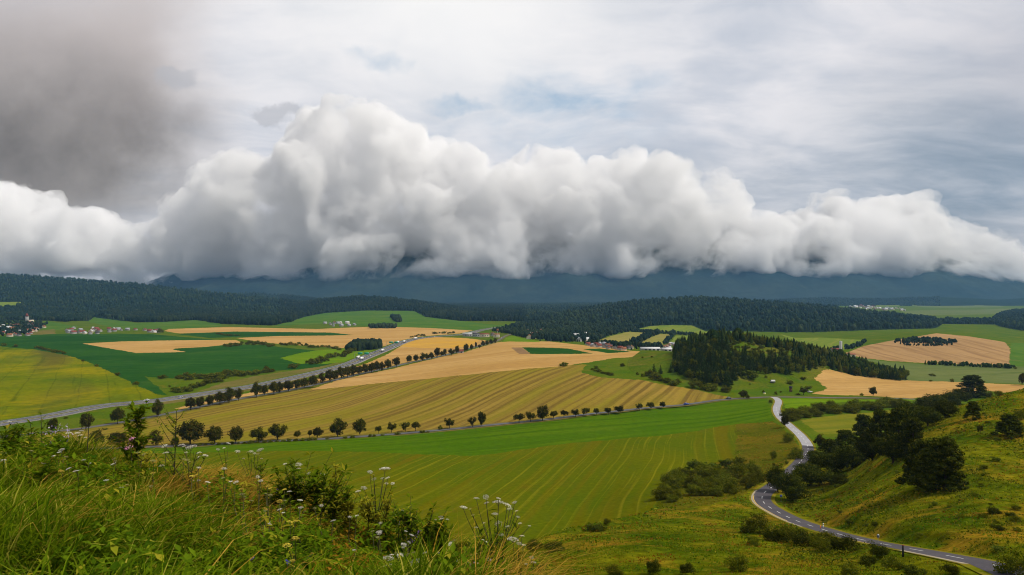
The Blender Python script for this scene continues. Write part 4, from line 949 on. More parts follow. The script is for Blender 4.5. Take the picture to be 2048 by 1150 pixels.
for px, tp, bs, w, lab in [(1580,758,768,16,'dark bush below the knoll wood above the wooden tower'),(1607,774,790,20,None),(1594,785,790,14,'low dark bush left of the small tree by the junction'),(1550,781,789,10,'low bush with a dark middle near the yellow box'),(1527,779,785,6,'tiny bush above the yellow box'),(1562,781,785,6,'tiny bush left of the wooden tower'),(1618,771,778,20,'low dark bush on the bright meadow right of the tower'),(1532,749,756,6,'tiny bush at the wood edge above the white trailer'),(1606,752,760,14,'bush at the lower right edge of the knoll wood'),(1541,798,806,9,'dark bush where the winding road meets the farm road'),(1500,766,769,5,'tiny dark bush left of the white trailer')]:
    pos = spot(px, bs, 450)
    if lab is None: plant_tree('small_tree', P_FRUIT[0], pos, (bs - tp) * pos[1] / F, w * pos[1] / F, 'small round tree beside the junction, right of the wooden tower')
    else: plant_bush('bush', P_BUSH[int(px) % 4], pos, (bs - tp) * pos[1] / F, w * pos[1] / F, lab)

# ---------------------------------------------------------------- the knoll wood: every tree a thing
front = [(1348,742),(1375,762),(1400,772),(1460,777),(1470,766),(1490,752),(1540,750),(1560,753),(1600,751),(1625,741),(1640,736),(1660,739),(1700,751),(1760,758),(1808,763)]
fp = densify(front, 6); FX, FY, _ = unproject(fp[:, 0], fp[:, 1], 480, ('base', 'knoll'))
fu_ = FX / FY * F + CX
order = np.argsort(fu_); fu_, FYs = fu_[order], FY[order]
kc = np.array(knoll['crest'], float)
cand = []
rg = np.random.default_rng(3)
clearing = [(1450,697),(1472,682),(1515,684),(1560,696),(1594,709),(1586,719),(1550,717),(1510,714),(1470,709)]
xs_ = np.arange(150, 420, 5.2); ysd = np.arange(560, 860, 5.2)
for yv in ysd:
    for xv in xs_:
        x = xv + rg.uniform(-2.4, 2.4); y = yv + rg.uniform(-2.4, 2.4); px = CX + F * x / y
        if px < 1350 or px > 1812: continue
        if y < np.interp(px, fu_, FYs) + 2: continue
        cd = np.interp(px, kc[:, 0], kc[:, 2])
        if y > cd + 22: continue
        cand.append((x, y, px))
cand = np.array(cand); cz = ground(cand[:, 0], cand[:, 1]); cpy = HY - F * cz / cand[:, 1]
inc = inside(cand[:, 2], cpy, clearing) & (cand[:, 1] < np.interp(cand[:, 2], kc[:, 0], kc[:, 2]) - 14)
ki = 0; wood_rest = []
idx = np.argsort(cand[:, 1]); nind = nbr = 0
for i in idx:
    x, y, px = cand[i]
    if inc[i]:
        if rg.random() < .5: plant_bush('scrub_bush', (P_BUSH + P_LBUSH)[ki % 6], (x, y, cz[i]), rg.uniform(2, 4.2), rg.uniform(4, 7), 'scrub bush dotted over the open slope high on the knoll', 'scrub', 'scrub on the open slope of the knoll')
        ki += 1; continue
    left = px < 1465
    con = rg.random() < (.86 if left else .66)
    h = rg.uniform(10, 15) if con else rg.uniform(8, 11)
    if px > 1640: h *= .85
    elif px > 1450: h *= .82
    w = h * (rg.uniform(.56, .76) if con else rg.uniform(.75, .95))
    if (nind < 298 if con else nbr < 280):
        plant_bush('conifer_tree' if con else 'broadleaf_tree', P_WOODC[ki % 4] if con else P_WOODB[ki % 3], (x, y, cz[i] - .2), h, w, 'tall dark conifer crowded in the wood on the knoll' if con else 'rounded broadleaf tree among the conifers of the knoll wood', cat='conifer' if con else 'broadleaf tree', group='conifers of the knoll wood' if con else 'broadleaf trees of the knoll wood')
        nind += con; nbr += not con
    else: wood_rest.append((x, y, cz[i] - .2, h, w))
    ki += 1
print('knoll trees', nind, len(wood_rest), len(cand))

# ---------------------------------------------------------------- far woods: merged stuff
def far_forest(name, label, X, Y, Zg, h, rg, mat='leaf_far', con=.6):
    n = len(X); ns = 5
    th = np.arange(ns) * 2 * np.pi / ns
    isc = rg.random(n) < con
    wd = np.where(isc, h * .27, h * .42)
    zl = np.stack([np.where(isc, .02, .10), np.where(isc, .30, .50), np.where(isc, .62, .82), np.full(n, 1.0)], 1)
    rl = np.stack([np.where(isc, 1.0, .6), np.where(isc, .78, 1.0), np.where(isc, .40, .75), np.where(isc, .03, .25)], 1)
    rot = rg.uniform(0, 6.28, n)
    V = np.empty((n, 4, ns, 3)); 
    for k in range(4):
        jit = rg.uniform(.7, 1.25, (n, ns)); a = rot[:, None] + th[None] + .5 * k
        V[:, k, :, 0] = X[:, None] + np.cos(a) * (wd * rl[:, k])[:, None] * jit
        V[:, k, :, 1] = Y[:, None] + np.sin(a) * (wd * rl[:, k])[:, None] * jit
        V[:, k, :, 2] = Zg[:, None] + (h * zl[:, k])[:, None]
    b = (np.arange(n) * 4 * ns)[:, None, None]; f = []
    for k in range(3):
        for s in range(ns):
            f.append([k * ns + s, k * ns + (s + 1) % ns, (k + 1) * ns + (s + 1) % ns, (k + 1) * ns + s])
    f = (b + np.array(f)[None]).reshape(-1, 4)
    return tag(add(name, mesh_np(name, V.reshape(-1, 3), [f], [M[mat]])), label, kind='stuff')
if wood_rest:
    w_ = np.array(wood_rest); far_forest('wood', 'rear conifers of the wood on the knoll', w_[:, 0], w_[:, 1], w_[:, 2], w_[:, 3], rg, 'leaf_conifer', .9)

def scatter_faces(mask, density, rg, maxn):
    f = Q[mask]
    a = np.c_[TX[f[:, 0]], TY[f[:, 0]]]; b = np.c_[TX[f[:, 1]], TY[f[:, 1]]]; c = np.c_[TX[f[:, 3]], TY[f[:, 3]]]
    area = np.abs((b - a)[:, 0] * (c - a)[:, 1] - (b - a)[:, 1] * (c - a)[:, 0])
    n = int(min(maxn, area.sum() * density)); k = rg.choice(len(f), n, p=area / area.sum())
    s, t_ = rg.random(n), rg.random(n); f = f[k]
    w = [(1 - s) * (1 - t_), s * (1 - t_), s * t_, (1 - s) * t_]
    return [sum(w[i] * arr[f[:, i]] for i in range(4)) for arr in (TX, TY, TZ)]
fpx = CX + F * fu
wooded = rid == 1
# seen from the viewpoint only the slopes turned to it matter; skip the far sides
dzf = TZ[Q[:, 3]] / TY[Q[:, 3]] - TZ[Q[:, 0]] / TY[Q[:, 0]]
facing = dzf > -1e-5
groups = [('forest', 'dark mixed forest covering the long ridge on the left', wooded & facing & (fpx < 560)), ('forest', 'dark forest on the low ridge left of centre', wooded & facing & (fpx >= 560) & (fpx < 1050)), ('forest', 'dense forest covering the broad hill right of centre', wooded & facing & (fpx >= 1050) & (fpx < 1880)), ('forest', 'dark forest on the slope at the far right', wooded & facing & (fpx >= 1880) & (fy < 5000))]
for nm, lab, mk in groups:
    if mk.sum() == 0: continue
    X, Y, Zg = scatter_faces(mk, 1 / 140., rg, 34000)
    far_forest(nm, lab, X, Y, Zg, rg.uniform(10, 19, len(X)), rg)
patches = [
 ('wood', 'dark wood band on the slope between the two left pastures', [(191,630),(230,620),(290,615),(350,613),(427,620),(513,630),(588,643),(547,651),(500,650),(444,648),(393,640),(330,644),(273,645),(239,639)], 100, 15, BR),
 ('wood', 'trees crowding around the far left village', [(-60,640),(0,642),(50,646),(95,648),(90,655),(70,664),(40,672),(0,674),(-60,676)], 420, 9, BR),
 ('wood', 'wooded strip above the left village', [(-60,618),(60,616),(150,620),(190,632),(180,640),(130,644),(95,641),(50,640),(-60,640)], 150, 14, BR),
 ('wood', 'dark copse beside the pale wheat left of the highway', [(694,703),(705,694),(720,691),(745,690),(760,692),(761,697),(745,700),(715,702)], 45, 12, B),
 ('wood', 'tree belt behind the wheat left of centre', [(738,654),(765,652),(793,654),(790,657),(740,657)], 100, 10, B),
 ('wood', 'little dark grove on the pasture left of centre', [(781,634),(798,635),(803,644),(794,645),(785,640)], 90, 12, BR),
 ('wood', 'wooded valley foothills in the centre', [(1010,658),(1036,648),(1080,645),(1140,648),(1200,652),(1260,655),(1275,660),(1255,664),(1222,671),(1195,682),(1160,684),(1120,684),(1080,682),(1040,674),(1015,668),(980,662)], 190, 10, BR),
 ('wood', 'tree belt between the pale meadows above the valley town', [(1258,689),(1275,680),(1300,668),(1316,664),(1322,667),(1300,676),(1276,688)], 110, 10, BR),
 ('wood', 'narrow tree belt rising beside the last pale meadow', [(1327,688),(1336,678),(1346,667),(1352,668),(1340,682),(1334,688)], 110, 10, BR),
 ('wood', 'hedge line at the top of the pale meadows', [(1265,662),(1300,664),(1345,667),(1392,670),(1392,672),(1345,669),(1300,666),(1262,664)], 90, 7, BR),
 ('wood', 'trees around the valley town', [(1160,686),(1200,683),(1255,690),(1300,692),(1330,690),(1320,697),(1270,700),(1230,698),(1190,692)], 500, 7, BR),
 ('wood', 'island of dark scrub in the tan field', [(1790,683),(1830,679),(1880,681),(1914,685),(1890,689),(1840,687),(1800,686)], 60, 6, BR),
 ('wood', 'thin lower line of scrub in the tan field', [(1788,686),(1812,690),(1850,690),(1912,690),(1880,692),(1840,692.5),(1805,691)], 50, 4, BR),
 ('wood', 'hedge along the bottom of the tan field', [(1850,728),(1900,730),(1960,733),(2010,734),(2040,738),(1960,735),(1900,732),(1850,730)], 45, 5, B),
 ('wood', 'trees along the stream beside the white silo', [(1660,701),(1685,699),(1710,694),(1725,686),(1735,683),(1725,692),(1700,700),(1670,704)], 120, 7, BR),
]
for nm, lab, pts, per, hh, unp in patches:
    pp = densify(pts + [pts[0]], 5.0)[:-1]; X, Y, _ = unproject(pp[:, 0], pp[:, 1], 500, unp)
    bbm = (fx >= X.min()) & (fx <= X.max()) & (fy >= Y.min()) & (fy <= Y.max()); ii = np.nonzero(bbm)[0]
    mk = np.zeros(len(Q), bool); mk[ii[inside(fx[ii], np.log(fy[ii]), np.c_[X, np.log(Y)])]] = True
    if mk.sum() == 0: print('no patch', lab); continue
    x, y, z = scatter_faces(mk, 2.2 / per, rg, 9000)
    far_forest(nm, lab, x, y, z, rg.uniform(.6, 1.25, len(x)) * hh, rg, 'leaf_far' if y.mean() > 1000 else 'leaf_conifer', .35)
    print(lab, len(x))

# ---------------------------------------------------------------- hedge and trees right of the winding road
hedge([(1576,836),(1600,830),(1630,825),(1660,822),(1690,822),(1720,820),(1750,817),(1780,813),(1812,809)], 10, 19, 'dark bush in the thick hedge right of the winding road', 'thick hedge right of the winding road', 300, P_BUSHN, 5, wide=1.5)
hedge([(1578,842),(1610,836),(1640,831)], 12, 14, 'dark bush in the thick hedge right of the winding road', 'thick hedge right of the winding road', 300, P_BUSHN, 3, wide=1.5)
for px, tp, bs, w, kd, lab in [(1570,828,855,18,'t','small dark tree on the left edge of the pale road'),(1577,861,884,28,'b','dark bush left of the winding road, upper of two'),(1592,888,918,36,'b','large dark bush left of the winding road, lower of two'),(1546,897,918,17,'b','narrow dark bush alone on the rough meadow'),(1640,868,896,25,'t','round dark tree right of the winding road below the olive field'),(1523,950,965,14,'b','dark bush between the thicket and the winding road'),(1473,912,918,7,'b','tiny bush on the mown field corner'),(1548,923,932,8,'b','tiny bush on the rough meadow'),(1574,920,929,9,'b','small bush near the road on the rough meadow'),(1746,772,792,17,'t','lone round tree at the lower edge of the right wheat field'),(1723,785,791,9,'b','small bush left of the lone tree by the wheat'),(1904,755,764,9,'b','small round bush in the grey green field'),(1865,746,752,16,'b','low bush patch in the grey green field'),(2030,733,738,8,'b','small bush at the corner of the tan field'),(1862,759,763,8,'b','tiny bush on the upper edge of the wheat'),(2044,743,771,16,'T','dark tree cut by the right edge beside the wheat')]:
    pos = spot(px, bs, 215 if bs > 800 else 300, ('base', 'knoll') if bs < 800 else NEARL); h = (bs - tp) * pos[1] / F; ww = w * pos[1] / F
    if kd == 'b': plant_bush('bush', P_BUSHN[int(px) % 4], pos, h, ww, lab)
    else: plant_tree('broadleaf_tree', P_TALL[0] if kd == 'T' else P_ROUND[int(px) % 5], pos, h, ww, lab)

# trees on the right hill: (px, top, base, width, kind, label)
rt = [(1945,752,794,42,'p','broad dark pine standing highest on the crest of the right hill'),(1970,776,795,20,'b','dark bush right of the crest pine'),(1996,779,793,13,'b','small bush on the crest right of the crest pine'),(1918,779,808,30,'d','dark tree on the crest just left of the big pine'),(1898,783,815,34,'d','dark tree in the crest line, second left of the big pine'),(1872,789,826,38,'d','dark wide tree in the middle of the crest line'),(1848,797,838,38,'d','dark tree lower on the crest line'),(1822,806,852,42,'d','dark tree on the shoulder of the right hill'),(1890,800,835,36,'d','dark tree in front of the crest line'),(1856,815,852,36,'d','dark tree before the shoulder of the right hill'),
 (1727,832,903,38,'p','tall pine with a pointed top left in the dark grove'),(1762,822,908,44,'p','tallest pine in the middle of the dark grove'),(1798,818,905,50,'p','broad pine right in the dark grove'),(1826,838,910,44,'p','pine on the right side of the dark grove'),(1690,862,915,40,'p','pine lower on the left of the dark grove'),(1660,880,928,38,'p','low pine at the left end of the dark grove'),(1636,900,940,34,'d','dark tree close to the road at the grove end'),(1745,862,922,46,'d','dark bushy tree in front of the grove'),(1785,868,926,50,'d','dark spreading tree in front of the tallest pine'),(1705,890,936,46,'d','dark bushy tree at the lower edge of the grove'),(1668,905,946,40,'d','low dark tree at the lower left edge of the grove'),
 (1846,884,975,62,'p','great dark pine left in the clump on the slope'),(1890,880,978,66,'p','great dark pine right in the clump on the slope'),(1870,900,980,70,'p','dark pine at the front of the clump on the slope'),
 (1556,934,985,34,'d','round dark tree on the inside of the road bend'),(1580,944,1000,40,'d','dark tree behind the blue sign at the road bend'),(1597,962,1006,34,'D','light edged bush right of the blue sign'),(1620,930,972,44,'d','dark tree above the road bend'),(1655,928,970,46,'D','dark bush on the slope right of the road bend'),(1610,925,960,30,'d','dark tree by the road above the bend'),(1682,942,970,26,'D','small bush on the slope below the grove'),
 (1946,804,838,24,'p','small loose pine alone on the right hill'),(1961,850,870,9,'s','tiny slim sapling on the right hill'),(2019,830,873,40,'p','spreading pine at the right of the hill'),(2038,815,840,16,'b','dark bush near the right edge of the hill')]
for k, (px, tp, bs, w, kd, lab) in enumerate(rt):
    pos = spot(px, bs, 60); d = pos[1]; h = (bs - tp) * d / F * 1.05; ww = w * d / F * 1.48
    if kd in 'bD': plant_bush('bush', P_BUSHD[k % 3] if kd == 'D' else P_BUSHN[k % 4], pos, h, ww, lab)
    else: plant_tree('pine_tree' if kd == 'p' else 'broadleaf_tree', {'p': P_PINE[k % 4], 'd': P_BIGT[k % 3], 's': P_FRUIT[1]}[kd], pos, h, ww, lab)

# thicket left of the road bend
rgt = np.random.default_rng(8)
th_poly = [(1316,1004),(1320,975),(1345,955),(1372,943),(1420,940),(1450,932),(1480,935),(1510,945),(1528,962),(1530,972),(1500,980),(1470,988),(1420,992),(1380,998),(1340,1008)]
pts_ = []
while len(pts_) < 46:
    q = (rgt.uniform(1312, 1532), rgt.uniform(930, 1008))
    if inside(np.array([q[0]]), np.array([q[1]]), th_poly)[0] and all(abs(q[0] - a) + 2 * abs(q[1] - b_) > 17 for a, b_ in pts_): pts_.append(q)
    elif rgt.random() < .002: break
for k, (px, py) in enumerate(pts_):
    pos = spot(px, py, 200, ('base',)); w = rgt.uniform(26, 42) * pos[1] / F
    plant_bush('bush', P_BUSHN[k % 4] if py > 955 else (P_BUSHN + P_LBUSH)[k % 6], pos, w * rgt.uniform(.62, .9), w, 'leafy bush crowded in the big thicket left of the road bend', group='bushes of the thicket left of the road bend')
for px, tp, bs, w, lab in [(1466,975,990,20,'round bush standing before the thicket near the bend'),(1440,980,992,16,'small bush before the middle of the thicket'),(1497,963,978,18,'bush at the right end of the thicket')]:
    pos = spot(px, bs, 150); plant_bush('bush', P_BUSHN[1], pos, (bs - tp) * pos[1] / F, w * pos[1] / F, lab)

# bushes on the near hillside below the road
nb = [(1510,1022,1066,46,'big dark bush left below the road bend'),(1552,1046,1082,40,'dark bush just below the gravel edge of the road'),(1580,1050,1086,40,'dark bush by the road, second below the bend'),(1612,1058,1092,44,'dark bush by the road, third below the bend'),(1650,1062,1098,48,'wide dark bush by the road halfway down'),(1692,1072,1106,50,'wide dark bush hiding the road edge'),(1506,1070,1094,24,'round bush below the big dark bush'),(1761,1079,1114,36,'round dark bush standing on the road edge'),(1473,1108,1142,40,'brownish dark bush alone at the bottom'),(1737,1108,1136,30,'brownish bush below the round dark bush'),(1788,1112,1140,38,'dark bush left below the black post'),(1308,1118,1152,26,'dark bush at the bottom edge near the centre'),(2035,1095,1152,60,'big dark bush at the bottom right corner'),(1195,1043,1062,36,'dark bush on the crest of the near hillside'),(1215,1036,1050,14,'small bush on the crest right of the dark bush'),(1110,1085,1103,40,'dark low bush on the hillside by the foreground plants'),(1068,1078,1098,30,'brownish bush behind the foreground flowers'),(1375,1125,1150,26,'brownish bush at the bottom edge'),(1700,1125,1152,30,'tangled bush at the bottom edge below the road'),(1990,1010,1030,24,'small dark bush high on the right slope'),(1640,1072,1104,40,'dark bush before the wide roadside bush'),(1830,1130,1152,34,'bush at the bottom edge right of the black post'),(1230,1128,1152,30,'low bush at the bottom edge left of centre'),(1900,1128,1150,28,'low bush at the bottom edge beside the road')]
for k, (px, tp, bs, w, lab) in enumerate(nb):
    pos = spot(px, bs, 45); plant_bush('bush', (P_BUSHD if k % 2 else P_BUSHN)[k % 3], pos, (bs - tp) * pos[1] / F * 1.15, w * pos[1] / F * 1.35, lab)
rgs = np.random.default_rng(77)
for k in range(60):
    px, py = rgs.uniform(1650, 2048), rgs.uniform(800, 1110)
    if py < lin([(1600,1030),(1700,950),(1800,860),(1900,815),(2048,790)], px) or py > lin([(1600,1015),(1700,1050),(1900,1095),(2048,1120)], px): continue
    pos = spot(px, py, 60); w = rgs.uniform(.8, 2.2)
    plant_bush('scrub_bush', (P_BUSHN + P_LBUSH + P_BUSHD)[k % 9], pos, w * .5, w, 'low scrub bush scattered over the grassy right hill', 'scrub', 'low scrub on the right hill')
# ---------------------------------------------------------------- buildings
M['wall_white'] = flat('white_render', (.33,.32,.31), .8, .2); M['wall_cream'] = flat('cream_render', (.60,.52,.40), .8, .2)
M['roof_red'] = flat('red_tile_roof', (.19,.05,.035), .8, .2, .3); M['roof_dark'] = flat('dark_tile_roof', (.06,.055,.06), .8, .2, .3); M['roof_orange'] = flat('orange_tile_roof', (.26,.10,.05), .8, .2, .3)
M['roof_grey'] = flat('grey_sheet_roof', (.30,.31,.33), .6, .3, .2); M['roof_white'] = flat('white_sheet_roof', (.55,.55,.55), .5, .3); M['glass'] = flat('window_glass', (.03,.04,.05), .15, .6)
M['metal'] = flat('grey_metal', (.35,.36,.37), .4, .5, 0, .6); M['wood'] = flat('weathered_wood', (.16,.085,.045), .9, .1, .3); M['tyre'] = flat('black_rubber', (.015,.015,.015), .9)

def box(c, s):
    c = np.array(c, float); s = np.array(s, float) / 2
    v = np.array([(x, y, z) for z in (-1, 1) for y in (-1, 1) for x in (-1, 1)]) * s + c
    return v, np.array([[0, 2, 3, 1], [4, 5, 7, 6], [0, 1, 5, 4], [2, 6, 7, 3], [0, 4, 6, 2], [1, 3, 7, 5]])
def gable_walls(w, l, h, r):
    v = A((-w/2,-l/2,-1.5),(w/2,-l/2,-1.5),(w/2,l/2,-1.5),(-w/2,l/2,-1.5),(-w/2,-l/2,h),(w/2,-l/2,h),(w/2,l/2,h),(-w/2,l/2,h),(0,-l/2,h+r),(0,l/2,h+r))
    return v, [np.array([[0,1,5,4],[1,2,6,5],[2,3,7,6],[3,0,4,7]]), np.array([[4,5,8],[6,7,9]])]
def gable_roof(w, l, h, r, e=.45, th=.22):
    k = r / (w / 2); a = w/2 + e
    v = A((-a,-l/2-e,h-k*e),(0,-l/2-e,h+r),(a,-l/2-e,h-k*e),(-a,l/2+e,h-k*e),(0,l/2+e,h+r),(a,l/2+e,h-k*e))
    v = np.vstack([v + A(0,0,.02), v + A(0,0,th)])
    return v, np.array([[6,7,10,9],[7,8,11,10],[0,3,4,1],[1,4,5,2],[0,6,9,3],[2,5,11,8],[0,1,7,6],[1,2,8,7],[3,9,10,4],[4,10,11,5]])
def house_proto(w, l, h, r, wallm, roofm, chim=True):
    wv, wf = gable_walls(w, l, h, r); rv, rf = gable_roof(w, l, h, r)
    wm = mesh_np('house_wall', wv, wf, [M[wallm]])
    parts_ = [(rv, rf)]
    if chim: parts_.append(box((w * .18, l * .2, h + r), (.6, .6, 1.4)))
    v, f = merge(parts_); rm_ = mesh_np('house_roof', v, [f], [M[roofm]])
    return wm, rm_
HP = {c: house_proto(8.5, 11, 4.2, 3.4, a, b_) for c, a, b_ in (('red', 'wall_white', 'roof_red'), ('dark', 'wall_white', 'roof_dark'), ('orange', 'wall_cream', 'roof_orange'), ('grey', 'wall_white', 'roof_grey'), ('pale', 'wall_cream', 'roof_white'))}
def house(pos, col, sc, label, group, rz, name='house', cat='house', scv=None):
    o = add(name, HP[col][0], None, pos, rz, scv or sc); tag(o, label, cat, group)
    add('roof', HP[col][1], o); return o
rb = np.random.default_rng(21)
CN = {'red': 'red roofed white house', 'dark': 'dark roofed white house', 'orange': 'orange roofed cream house', 'grey': 'grey roofed white house', 'pale': 'pale roofed cream house'}
def village(poly, n, cols, where, group, dmin, unp, smin=.8, smax=1.25, gap=5.0):
    xs_, ys_ = [p[0] for p in poly], [p[1] for p in poly]; got = []; tries = 0
    while len(got) < n and tries < 6000:
        tries += 1; q = (rb.uniform(min(xs_), max(xs_)), rb.uniform(min(ys_), max(ys_)))
        if inside(np.array([q[0]]), np.array([q[1]]), poly)[0] and all(abs(q[0] - a) + 1.6 * abs(q[1] - b_) > gap for a, b_ in got): got.append(q)
    for q in got:
        c = cols[rb.integers(0, len(cols))]; s = rb.uniform(smin, smax)
        house(spot(q[0], q[1], dmin, unp), c, s, 'small %s %s' % (CN[c], where), group, rb.uniform(0, 3.14))
village([(0,652),(60,646),(92,650),(88,657),(60,672),(0,674)], 46, ['red','red','orange','dark','pale'], 'in the village round the white church tower', 'houses of the church village', 900, BR, .65, 1.0, 5)
village([(112,660),(150,656),(320,661),(330,666),(200,669),(115,667)], 30, ['grey','pale','red','red','dark'], 'in the long village strip behind the green crop', 'houses of the village strip', 900, BR, .65, 1.05, 6)
village([(640,650),(660,645),(690,646),(712,651),(700,653),(645,653)], 10, ['grey','pale','red'], 'in the hamlet behind the left wheat fields', 'houses of the hamlet', 900, BR, .8, 1.1, 6)
village([(1165,688),(1200,686),(1258,694),(1270,700),(1240,701),(1170,691)], 32, ['red','red','grey','dark','orange'], 'in the valley town left of the white halls', 'houses of the valley town', 800, BR, .42, .62, 4.5)
village([(1325,694),(1340,688),(1362,688),(1366,697),(1340,700),(1325,700)], 22, ['orange','grey','red','pale','dark'], 'in the valley town beside the wooded knoll', 'houses near the wooded knoll', 800, BR, .42, .62, 4)
village([(1150,672),(1172,668),(1172,684),(1156,684)], 5, ['pale','grey','red'], 'among trees left of the valley town', 'houses among the trees', 800, BR, .9, 1.2, 5)
village([(1035,676),(1060,662),(1085,664),(1080,678),(1050,680)], 8, ['pale','grey','orange'], 'scattered in the wooded valley foothills', 'houses in the foothills', 800, BR, .9, 1.3, 6)
village([(1682,613),(1740,610),(1760,616),(1815,618),(1810,622),(1740,620),(1700,616)], 44, ['pale','grey','pale','red'], 'in the far village under the clouded mountains', 'houses of the far village', 2500, B, .9, 1.6, 3.2)

def multi(name, pos, rz, label, cat, parts_):
    e = bpy.data.objects.new(name, None); COL.objects.link(e); e.location = pos; e.rotation_euler = (0, 0, rz); tag(e, label, cat)
    for nm, shapes, mat in parts_:
        v, f = merge(shapes); add(nm, mesh_np(nm, v, [f], [M[mat]]), e)
    return e
_v, _f = box((0, 0, 0), (.08, 2.4, 2.0)); window_mesh = mesh_np('window', _v, [_f], [M['glass']])
def hall(pos, rz, w, l, h, roofm, wallm, label, r=1.6, cat='hall'):
    wv, wf = gable_walls(w, l, h, r); rv, rf = gable_roof(w, l, h, r, .3)
    e = add('hall', mesh_np('hall', wv, wf, [M[wallm]]), None, pos, rz); tag(e, label, cat)
    add('roof', mesh_np('roof', rv, [rf], [M[roofm]]), e)
    for s in (-1, 1):
        for y in np.arange(-l / 2 + 3, l / 2 - 2, 5): add('window', window_mesh, e, (s * (w / 2 + .02), y, h * .5))
    return e
PI = math.pi
hall(spot(1300,701,800,BR), PI/2, 9, 24, 2.6, 'roof_white', 'wall_white', 'long white roofed hall left in the valley town')
hall(spot(1333,702,800,BR), PI/2, 8, 13, 2.4, 'roof_white', 'wall_white', 'white roofed hall between two others in the valley town')
hall(spot(1354,702,800,BR), PI/2, 8, 14, 2.4, 'roof_white', 'wall_white', 'white roofed hall nearest the wooded knoll')
hall(spot(935,672.5,900), PI/2, 14, 20, 6, 'roof_white', 'wall_white', 'white hall at the left of the roadside works')
hall(spot(953,673,900), PI/2, 14, 16, 6, 'roof_dark', 'roof_grey', 'blue grey hall in the middle of the roadside works')
hall(spot(969,674,900), PI/2, 14, 20, 6, 'roof_red', 'wall_cream', 'dark red roofed hall of the roadside works')
hall(spot(993,674.5,900), PI/2, 10, 13, 6, 'roof_orange', 'wall_cream', 'orange roofed building at the right of the roadside works')
hall(spot(986,672,900), .4, 8, 9, 6, 'roof_red', 'wall_white', 'red roofed house behind the orange roofed works building')
hall(spot(921,706,600), PI/2, 7, 9, 3, 'roof_red', 'wall_white', 'red roofed roadside house among the old road trees', 2.2, 'house')
hall(spot(1044,641,1500,BR), PI/2, 12, 17, 8, 'roof_white', 'wall_white', 'white block standing alone in the dark central valley')
hall(spot(1052,636,1500,BR), PI/2, 10, 14, 6, 'roof_white', 'wall_white', 'small white hall behind the white block in the valley')
multi('sign_tower', spot(995,671,900), 0, 'slim orange sign tower at the roadside works', 'sign tower', [('pole', [box((0,0,5), (.8,.8,10))], 'metal'), ('sign_panel', [box((0,0,12), (4.5,.8,5))], 'roof_orange')])
multi('church', spot(54,645,900,BR), .2, 'white church tower with a red roof above the far left village', 'church',
      [('tower', [box((0,0,9), (8,8,22))], 'wall_white'), ('spire', [(A((-4.6,-4.6,20),(4.6,-4.6,20),(4.6,4.6,20),(-4.6,4.6,20),(-.2,-.2,31),(.2,-.2,31),(.2,.2,31),(-.2,.2,31)), np.array([[0,1,5,4],[1,2,6,5],[2,3,7,6],[3,0,4,7],[4,5,6,7],[3,2,1,0]]))], 'roof_red'), ('nave', [box((11,0,4), (14,10,9))], 'wall_cream')])
multi('silo', spot(1681,707,800,BR), 0, 'tall white silo tower behind the wooded knoll', 'silo', [('tower', [tube([(0,0,-1),(0,0,17.5)], [1.7,1.7], 16), tube([(0,0,17.4),(0,0,18.0)], [1.75,.3], 16)], 'roof_white'), ('elevator', [box((2.2,.3,8), (.7,.7,19))], 'roof_grey')])
hall(spot(1671,706,800,BR), PI/2, 9, 12, 5, 'roof_red', 'wall_white', 'low dark red farm hall left of the white silo', 2.0)
hall(spot(1702,713,800,BR), PI/2, 7, 10, 3, 'roof_orange', 'wall_cream', 'low orange roofed farm building right of the white silo', 1.6)
# things on the meadow below the knoll
multi('trailer', spot(1545.5,766,450), .1, 'white covered trailer parked on the meadow below the knoll', 'trailer',
      [('cover', [(lambda q: (np.c_[q[0][:, 2], q[0][:, 0], q[0][:, 1]] * 1.0 + A(0, 0, 0), q[1]))(tube([(0, 1.7, -1.9), (0, 1.7, 1.9)], [1.15, 1.15], 14))], 'roof_white'), ('chassis', [box((0,0,.75), (3.9,2.0,.35)), box((2.5,0,.7), (1.3,.15,.12))], 'roof_dark'), *[('wheel', [tube([(x_,y_-.12,.38),(x_,y_+.12,.38)], [.38,.38], 12)], 'tyre') for x_ in (-.9,.9) for y_ in (-1.02,1.02)]])
multi('lookout_tower', spot(1581.5,784,450), .2, 'brown wooden hunting tower with a dark cabin beside the farm road', 'tower',
      [*[('leg', [tube([(sx*.9, sy*.9, -.2), (sx*.7, sy*.7, 3.2)], [.12,.12])], 'wood') for sx in (-1,1) for sy in (-1,1)], *[('panel', [q_], 'wood') for q_ in (box((0,.72,1.7), (1.5,.06,2.8)), box((0,-.72,1.7), (1.5,.06,2.8)), box((.72,0,1.7), (.06,1.36,2.8)))], ('cabin', [box((0,0,4.0), (1.9,1.9,1.5)), box((0,0,4.85), (2.3,2.3,.15))], 'roof_dark')])
M['pale_yellow'] = flat('pale_yellow_sheet', (.75,.70,.28), .7)
multi('crate', spot(1529,788.5,450), .3, 'pale yellow covered crate lying on the meadow by the junction', 'crate', [('body', [box((0,0,.55), (1.9,1.2,1.1))], 'pale_yellow'), ('lid', [box((0,0,1.14), (2.0,1.3,.08))], 'roof_white')])

